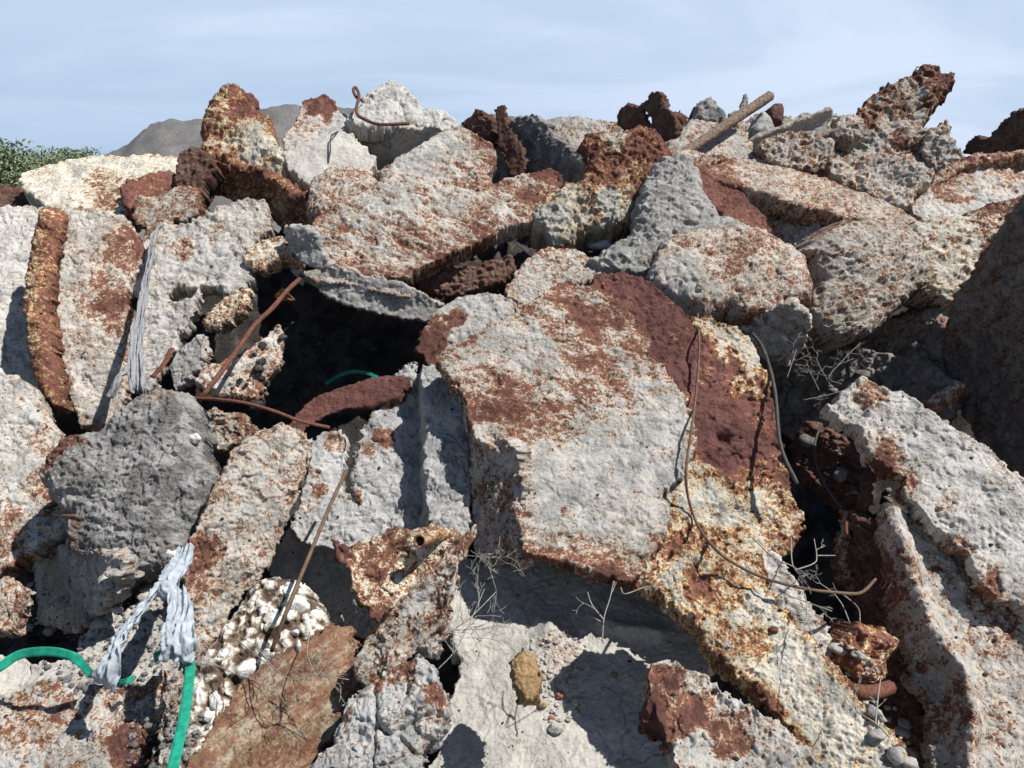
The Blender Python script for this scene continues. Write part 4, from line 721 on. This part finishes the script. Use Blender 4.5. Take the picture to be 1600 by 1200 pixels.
# ---- rods, wires
def rod(name, mat, pts, r_, label, cat, n=8, flat=1., k=8, taper=None, group=None, wob=0.):
    P = pxpath(pts, n)
    if wob: P = P+wob*np.stack([fbm(P+3, .06, 2), fbm(P+8, .06, 2), fbm(P+1, .06, 2)], 1)
    rr = r_*(1+.12*fbm(P*1.0, .05, 2)) if taper is None else np.linspace(r_, r_*taper, len(P))
    o = tubes(name, mat, [tube_geo(P, rr, k, flat)]); return tag(o, label, cat, group)
def on(x, y, lift=.02):
    loc, nor, ob = surf(x, y); d = loc-CAM; return loc-d/np.linalg.norm(d)*lift
def rodp(name, mat, P, r_, label, cat, n=8, **k):
    P = spline(P, n); o = tubes(name, mat, [tube_geo(P, .78*r_*(1+.25*fbm(P, .03, 3)), k.get('k', 8), k.get('flat', 1.))]); return tag(o, label, cat, k.get('group'))
rod('rebar_hook', 'rod_rust', [(640,193,-.06),(592,194,-.10),(565,184,-.10),(558,178,-.08),(557,168,-.08),(561,150,-.08),(556,137,-.08),(552,141,-.08),(557,152,-.05),(566,157,.0)], .010, 'rusty steel rod with a small loop standing on the skyline boulder', 'steel rod', 6)
rodp('wire', 'wire_grey', [on(513,255,.0), on(516,235,.03), on(517,215,.05), on(525,207,.04), on(538,203,.01)], .006, 'short grey wire hook over the smooth pale cream slab', 'wire')
rodp('wire', 'wire_grey', [on(1296,188,.02), on(1302,182,.05), on(1312,184,.02)], .005, 'tiny wire arc on the skyline left of the tall spike', 'wire')
rod('steel_rod', 'rod_rust', [(468,436,-.42),(448,455,-.46),(425,482,-.48),(398,508,-.46),(370,548,-.46),(345,582,-.46),(322,612,-.44),(308,630,-.38)], .011, 'thin rusty bent rod crossing the dark cave at left', 'steel rod')
rod('rusty_bar', 'rod_rust', [(300,622,-.40),(340,624,-.44),(385,630,-.46),(430,643,-.46),(470,658,-.45),(515,668,-.40)], .015, 'flat orange rusty bar lying across the gap above the tall leaning slab', 'steel bar', flat=.45)
rod('steel_rod', 'wire_brown', [(542,735,-.36),(520,780,-.42),(495,840,-.46),(470,900,-.46),(448,955,-.42),(424,1018,-.28)], .0065, 'thin straight brown rod leaning over the pale lobe and popcorn clinker', 'steel rod')
rodp('wire', 'wire_brown', [on(120,806,.0), on(100,806,.03), on(82,803,.05), on(71,800,.05), on(70,795,.04), on(84,789,.0)], .008, 'brown wire hook sticking out left of the cindery rock', 'wire')
rodp('wire', 'wire_brown', [on(1090,490,.01), on(1092,520,.04), on(1092,560,.05), on(1087,620,.05), on(1082,660,.05), on(1072,735,.045), on(1076,780,.045), on(1090,820,.05), (on(1115,855,.06)), on(1150,882,.06), on(1200,905,.08), at(1260,920,-.46), at(1310,926,-.44), at(1345,926,-.40), at(1368,905,-.30)], .0065, 'long brown wire looping down over the huge red rusty plate', 'wire')
rodp('wire', 'wire_grey', [at(1176,522,-.42), at(1190,540,-.46), at(1203,575,-.48), at(1212,620,-.48), at(1217,680,-.48), at(1226,715,-.47), at(1246,756,-.42)], .009, 'dark grey cable along the right edge of the red rusty plate', 'cable')
rodp('wire', 'wire_grey', [at(1284,662,-.2), at(1274,690,-.25), at(1275,722,-.26), at(1288,755,-.26), at(1308,785,-.24), at(1328,803,-.2)], .006, 'thin wire curving through the dark gap right of the red plate', 'wire')
rodp('wire', 'rod_rust', [at(1337,800,-.22), at(1325,808,-.24), at(1322,830,-.22), at(1330,842,-.2)], .009, 'short rusty hook at the end of the thin wire in the dark gap', 'wire')
rod('steel_rod', 'rod_rust', [(1310,1058,-.14),(1330,1078,-.18),(1360,1082,-.18),(1390,1074,-.12)], .022, 'curved rusty rod under the round lump in the gap at lower right', 'steel rod')
rod('rusty_bar', 'rod_rust', [(238,590,-.26),(258,566,-.30),(268,545,-.28)], .014, 'short rusty shard under the lumpy slab at left', 'steel bar', flat=.4)
# open pipe stub
def stub():
    a, b = at(655,846,-.36), at(712,838,-.12); P = spline([a, a*.5+b*.5+np.array([0, 0, .012]), b], 8)
    T, N_, B_ = frames(P); k = 20; an = np.linspace(0, 2*math.pi, k, endpoint=False); V = []
    for rad, seq in ((.023, range(len(P))), (.016, range(len(P)-1, -1, -1))):
        for i in seq: V.append(P[i]+rad*(1+.05*math.sin(i*2))*(np.cos(an)[:, None]*N_[i]+np.sin(an)[:, None]*B_[i]))
    V = np.array(V); n = len(V); V = V.reshape(-1, 3); V = V+.003*gn(V/.02)[:, None]
    I = np.arange(n*k).reshape(n, k); I2 = np.concatenate([I, I[:1]])
    Q = np.stack([I2[:-1], np.roll(I2[:-1], -1, 1), np.roll(I2[1:], -1, 1), I2[1:]], -1).reshape(-1, 4)
    tag(mesh_obj('pipe_stub', V, Q, 'redrust', .42+.3*fbm(V, .05, 3)), 'short open rusty pipe stub between the blue grey block and the splinter slab', 'pipe')
stub()
# wooden stick
def stick():
    a, b = at(1062,244,-.16), at(1203,150,-.10); P = np.linspace(a, b, 60); T, N_, B_ = frames(P); k = 28
    an = np.linspace(0, 2*math.pi, k, endpoint=False); V = []
    for i, p in enumerate(P):
        rr = .031*(1+.10*(np.abs(np.cos(2*an+.5))-.5))*(1-.10*(1-i/60)); V.append(p+rr[:, None]*(np.cos(an)[:, None]*N_[i]+np.sin(an)[:, None]*B_[i]))
    V = np.array(V).reshape(-1, 3); ax = (b-a)/np.linalg.norm(b-a)
    G = V-np.outer((V-a)@ax, ax)*.88
    off = .0035*fbm(G, .012, 3)+.002*fbm(V, .03, 2); C_ = np.repeat(P, k, 0); Dv = V-C_; V = V+Dv/np.linalg.norm(Dv, axis=1)[:, None]*off[:, None]
    V[:k] += .02*np.outer(gn(V[:k]/.02), ax)
    I = np.arange(len(V)).reshape(-1, k); Q = np.stack([I[:-1], np.roll(I[:-1], -1, 1), np.roll(I[1:], -1, 1), I[1:]], -1).reshape(-1, 4)
    n = len(V); V = np.concatenate([V, [a], [b]]); t0 = np.stack([np.full(k, n), np.roll(I[0], -1), I[0]], 1); t1 = np.stack([np.full(k, n+1), I[-1], np.roll(I[-1], -1)], 1)
    o = mesh_obj('wooden_stick', V, [Q, np.concatenate([t0, t1])], 'wood', np.full(len(V), .5))
    tag(o, 'weathered round wooden stick leaning up to the right on the skyline', 'stick')
    E = bpy.data.materials; me = o.data; me.materials.append(MATS['wood_end'])
    for i in range(len(Q)+k, len(Q)+2*k): me.polygons[i].material_index = 1
stick()
# green plastic strapping
def ribbon(name, mat, P, w, side, label=None, cat=None, th=.0012, group=None, n=10, wl=0., parent=None, prof=None):
    P = spline(P, n); T = np.gradient(P, axis=0); T /= np.linalg.norm(T, axis=1)[:, None]
    Sd = spline(side, n)[:len(P)] if len(side) > 1 else np.repeat(np.array(side, float), len(P), 0)
    Sd = Sd-(Sd*T).sum(1)[:, None]*T; Sd /= np.linalg.norm(Sd, axis=1)[:, None]; Nn = np.cross(T, Sd)
    m = 24 if prof else 5; q = np.linspace(-1, 1, m)
    wv = np.broadcast_to(np.array(w, float) if np.ndim(w) == 0 else np.interp(np.linspace(0, 1, len(P)), np.linspace(0, 1, len(w)), w), len(P))
    V = P[:, None]+q[None, :, None]*(wv[:, None, None]/2)*Sd[:, None]
    if prof:
        Pf = V.reshape(-1, 3); s_ = np.repeat(np.arange(len(P))[:, None]*.012, m, 1).ravel(); qq = np.repeat(q[None], len(P), 0).ravel()
        C3 = np.stack([qq*1.5+.5*np.sin(s_*5), s_*5.5+qq*.8, 0*s_+prof], 1); d = .014*(1-2.4*np.abs(gn(C3)))+.006*(1-2.4*np.abs(gn(C3*np.array([1.6, .35, 1])+8)))+.003*(1-2*np.abs(gn(C3*2.3+4)))+.012*fbm(np.stack([qq, s_*6, 0*s_+prof], 1), .7, 3)
        V = V+(d[:, None]*np.repeat(Nn, m, 0)).reshape(V.shape)
        rag = 1+.03*np.sin(np.arange(len(P))*1.1)+.03*np.sin(np.arange(len(P))*2.7); V = P[:, None]+(V-P[:, None])*rag[:, None, None]
    elif mat == 'strap_green': V = V+.0012*np.cos(q*math.pi*2)[None, :, None]*Nn[:, None]
    F = V-Nn[:, None]*th; A = np.concatenate([V.reshape(-1, 3), F.reshape(-1, 3)])
    L = len(P); I = np.arange(L*m).reshape(L, m); J = I+L*m
    Q = [np.stack([I[:-1, :-1], I[1:, :-1], I[1:, 1:], I[:-1, 1:]], -1).reshape(-1, 4), np.stack([J[:-1, :-1], J[:-1, 1:], J[1:, 1:], J[1:, :-1]], -1).reshape(-1, 4)]
    for a, b in ((I[:, 0], J[:, 0]), (J[:, -1], I[:, -1])): Q.append(np.stack([a[:-1], b[:-1], b[1:], a[1:]], 1))
    for a, b in ((J[0], I[0]), (I[-1], J[-1])): Q.append(np.stack([a[:-1], b[:-1], b[1:], a[1:]], 1))
    o = mesh_obj(name, A, np.concatenate(Q), mat, np.full(len(A), .5), parent); return tag(o, label, cat, group)
ribbon('plastic_strap', 'strap_green', [at(-40,1065,-.36), at(0,1042,-.38), at(28,1024,-.40), at(62,1018,-.42), at(95,1020,-.42), at(120,1030,-.40), at(142,1054,-.30)], .026, [(0,.3,1)], 'green plastic strap arching out of the left edge over the bottom left slab', 'strap')
ribbon('plastic_strap', 'strap_green', [at(240,1028,-.22), at(262,1022,-.24), at(288,1030,-.34), at(297,1040,-.38), at(294,1075,-.42), at(288,1120,-.44), at(279,1160,-.44), at(262,1240,-.42)], .027, [(0,.5,1),(0,.5,1),(.3,.2,1),(1,0,.1),(1,0,0),(1,0,0),(1,0,0),(1,0,0)], 'green plastic strap hanging down below the white cloth to the bottom edge', 'strap')
ribbon('plastic_strap', 'strap_green', [at(508,600,.72), at(528,588,.72), at(548,581,.72), at(570,582,.72), at(590,590,.72)], .02, [(0,.4,1)], 'green plastic strap deep in the shade of the dark cave', 'strap')
ribbon('plastic_strap', 'strap_green', [at(186,1066,-.25), at(198,1064,-.27), at(210,1058,-.27)], .016, [(0,.4,1)], 'tiny end of green strap showing under the white cloth', 'strap')
# white cloth: twisted band, knot and hanging tail
root = bpy.data.objects.new('white_cloth', None); COL.objects.link(root); root.location = at(270,925,-.45)
tag(root, 'crumpled white cloth knotted in front of the dark hollow, with one end hanging down', 'cloth')
ribbon('band', 'cloth', [at(262,912,-.44), at(245,925,-.47), at(222,958,-.47), at(200,985,-.46), at(185,1012,-.45), at(174,1040,-.42), at(163,1068,-.36)], [.02,.022,.032,.05,.05,.06,.075], [(1,0,.55)], parent=root, th=.002, prof=3.3, n=14)
ribbon('tail', 'cloth', [at(276,925,-.44), at(282,955,-.46), at(279,985,-.46), at(280,1005,-.45), at(277,1030,-.40)], [.05,.07,.085,.09,.09], [(1,.15,0)], parent=root, th=.002, prof=8.1, n=14)
ribbon('top_fold', 'cloth', [at(292,858,-.34), at(284,878,-.42), at(274,900,-.46), at(264,922,-.45)], [.05,.075,.085,.06], [(1,0,.25)], parent=root, th=.002, prof=5.7, n=14)
v, q, t, b, m = blob(None, None, at(262,922,-.46), .028, 3.3, rough=.3, nseg=22, sq=(1.1,.8,.9)); v = v+(.008*(1-2.2*np.abs(gn(v/.022))))[:, None]*(v-v.mean(0))/.036
mesh_obj('knot', v, [q, t, b], 'cloth', m, root)
# grey rag hanging along the lumpy slab
ribbon('frayed_rag', 'rag_grey', [at(254,352,-.34), at(242,368,-.36), at(237,400,-.38), at(230,440,-.40), at(222,480,-.42), at(216,520,-.43), at(213,560,-.42), at(216,600,-.40), at(226,618,-.34)], [.012,.03,.022,.03,.045,.06,.06,.07,.04], [(1,0,.1)], 'grey frayed rag hanging down along the lumpy slab at left', 'rag', th=.004, prof=12.2, n=12)
ribbon('frayed_rag', 'rag_grey', [at(212,570,-.40), at(198,582,-.42), at(184,596,-.42), at(172,622,-.36)], [.02,.016,.016,.03], [(.6,0,1)], 'short loose end of grey rag beside the long frayed rag', 'rag', th=.003, prof=2.2, n=10)
# plastic scrap
tag(blob('plastic_scrap', 'plastic', on(938,382,-.005), .055, 9.3, rough=.35, sq=(1.2,.6,.55), nseg=20), 'bluish white plastic scrap under the red knobbly mass', 'plastic scrap')
# dead leaf
ribbon('dry_leaf', 'leafdry', [at(430,463,-.40), at(445,460,-.42), at(462,468,-.42)], [.005,.06,.01], [(0,0,1)], 'dead brown leaf caught beside the rusty rod in the cave', 'leaf', n=8, prof=1.1)

# ---- dry twigs
def twig(label, roots, seed, r0=.0024, dep=3, length=.18, spread=.6, group='dry weed stems among the slabs'):
    r = np.random.RandomState(seed); gs = []; r0 = r0*.72
    def grow(p, d, L, rad, k):
        q = p+d*L*.5+r.randn(3)*L*.05; e = p+d*L+r.randn(3)*L*.07
        P = spline([p, q, e], 4); gs.append(tube_geo(P, np.linspace(rad, rad*.72, len(P)), 5))
        if k == 0: return
        for i in range(2 if r.rand() < .75 else 3):
            dd = d+r.randn(3)*spread*np.array([1, .6, 1]); dd /= np.linalg.norm(dd); grow(e, dd, L*(.5+.35*r.rand()), max(rad*.68, .0009), k-1)
    for (pts, kids) in roots:
        P = spline([np.array(at(*p)) for p in pts], 6); gs.append(tube_geo(P, np.linspace(r0, r0*.7, len(P)), 5))
        for j in range(kids):
            i = r.randint(len(P)//4, len(P)); d = P[min(i+1, len(P)-1)]-P[i-1]; d /= np.linalg.norm(d)
            dd = d+r.randn(3)*spread*np.array([1, .5, 1]); dd /= np.linalg.norm(dd); grow(P[i], dd, length*(.4+.5*r.rand()), r0*.6, dep-1)
    tag(tubes('dry_twig', 'twig', gs), label, 'twig', group)
twig('dry forked weed above the dusty slab, left of centre', [([(652,1004,-.42),(680,990,-.48),(705,985,-.48),(735,965,-.50),(775,925,-.50)],5), ([(684,1046,-.42),(712,1015,-.46),(740,960,-.50),(757,920,-.5)],4), ([(682,982,-.46),(710,1022,-.46)],1), ([(700,985,-.46),(770,982,-.46)],3)], 5, length=.09, spread=.7)
twig('fine dry sprigs curling beside the foot of the central slab', [([(735,860,-.5),(760,880,-.52),(775,920,-.5)],5), ([(730,868,-.5),(780,872,-.50)],4)], 8, r0=.0016, length=.07, spread=.9)
twig('dry Y shaped twig standing on the dusty slab below the central slab', [([(941,1003,-.24),(944,965,-.30),(953,935,-.34),(959,908,-.36)],1), ([(943,968,-.30),(925,945,-.32),(918,925,-.32)],1), ([(940,972,-.28),(920,962,-.28)],0)], 3, r0=.0034, length=.05)
twig('small bent dry twig hanging off the edge of the huge rusty plate', [([(970,918,-.44),(976,928,-.46),(1000,920,-.45),(1012,916,-.42)],1)], 4, r0=.0026, length=.04)
twig('long dry twig lying across the rusty plank at the bottom', [([(400,1010,-.38),(430,1045,-.42),(460,1062,-.44),(490,1054,-.46),(545,1062,-.48)],5), ([(370,1000,-.36),(420,1040,-.42),(425,1055,-.4)],4), ([(484,990,-.40),(480,1020,-.44),(492,1054,-.46)],2)], 6, length=.07, spread=.6)
twig('faint thin weed in front of the clinker and green strap', [([(350,975,-.40),(400,1010,-.42),(440,1030,-.42)],4), ([(300,1020,-.40),(360,1050,-.42),(410,1066,-.42)],3)], 16, r0=.0014, length=.07, spread=.6)
twig('spreading dry weed over the tongue of slag right of the red plate', [([(1175,840,-.50),(1210,872,-.50),(1245,890,-.46),(1258,930,-.44),(1265,980,-.42),(1295,1038,-.42)],4), ([(1245,890,-.46),(1272,880,-.44),(1276,868,-.44),(1272,842,-.42)],1), ([(1276,868,-.44),(1305,868,-.40)],0), ([(1230,930,-.44),(1300,955,-.40)],2), ([(1236,840,-.40),(1238,880,-.42),(1250,900,-.44)],2)], 7, r0=.0030, length=.07, spread=.5)
twig('thin forked twig behind the round rusty lump', [([(1328,974,-.26),(1316,945,-.30),(1300,925,-.32),(1282,912,-.34)],2), ([(1344,972,-.24),(1341,950,-.26),(1320,930,-.28)],1)], 9, r0=.0026, length=.05)
twig('pale twig below the round rusty lump at lower right', [([(1390,1152,-.38),(1368,1130,-.42),(1340,1112,-.42),(1330,1090,-.40)],2), ([(1368,1130,-.42),(1372,1090,-.42),(1376,1060,-.42)],1), ([(1370,1098,-.42),(1358,1088,-.42)],0)], 10, r0=.0030, length=.06)
twig('tangle of fine dry stems in the dark hollow above the nibbled slab', [([(1300,606,-.42),(1285,580,-.44),(1275,560,-.44)],4), ([(1315,600,-.42),(1295,590,-.44),(1320,560,-.42),(1345,535,-.38)],5), ([(1230,590,-.3),(1240,560,-.3),(1245,545,-.3)],3), ([(1280,610,-.4),(1265,580,-.4)],3), ([(1255,625,-.44),(1290,618,-.44),(1325,608,-.44)],3)], 12, r0=.0018, length=.08, spread=.8)
twig('sparse dry stems at the lower right edge of the red plate', [([(1205,845,-.45),(1200,820,-.47),(1210,800,-.45)],2)], 13, r0=.0014, length=.05, spread=.7)
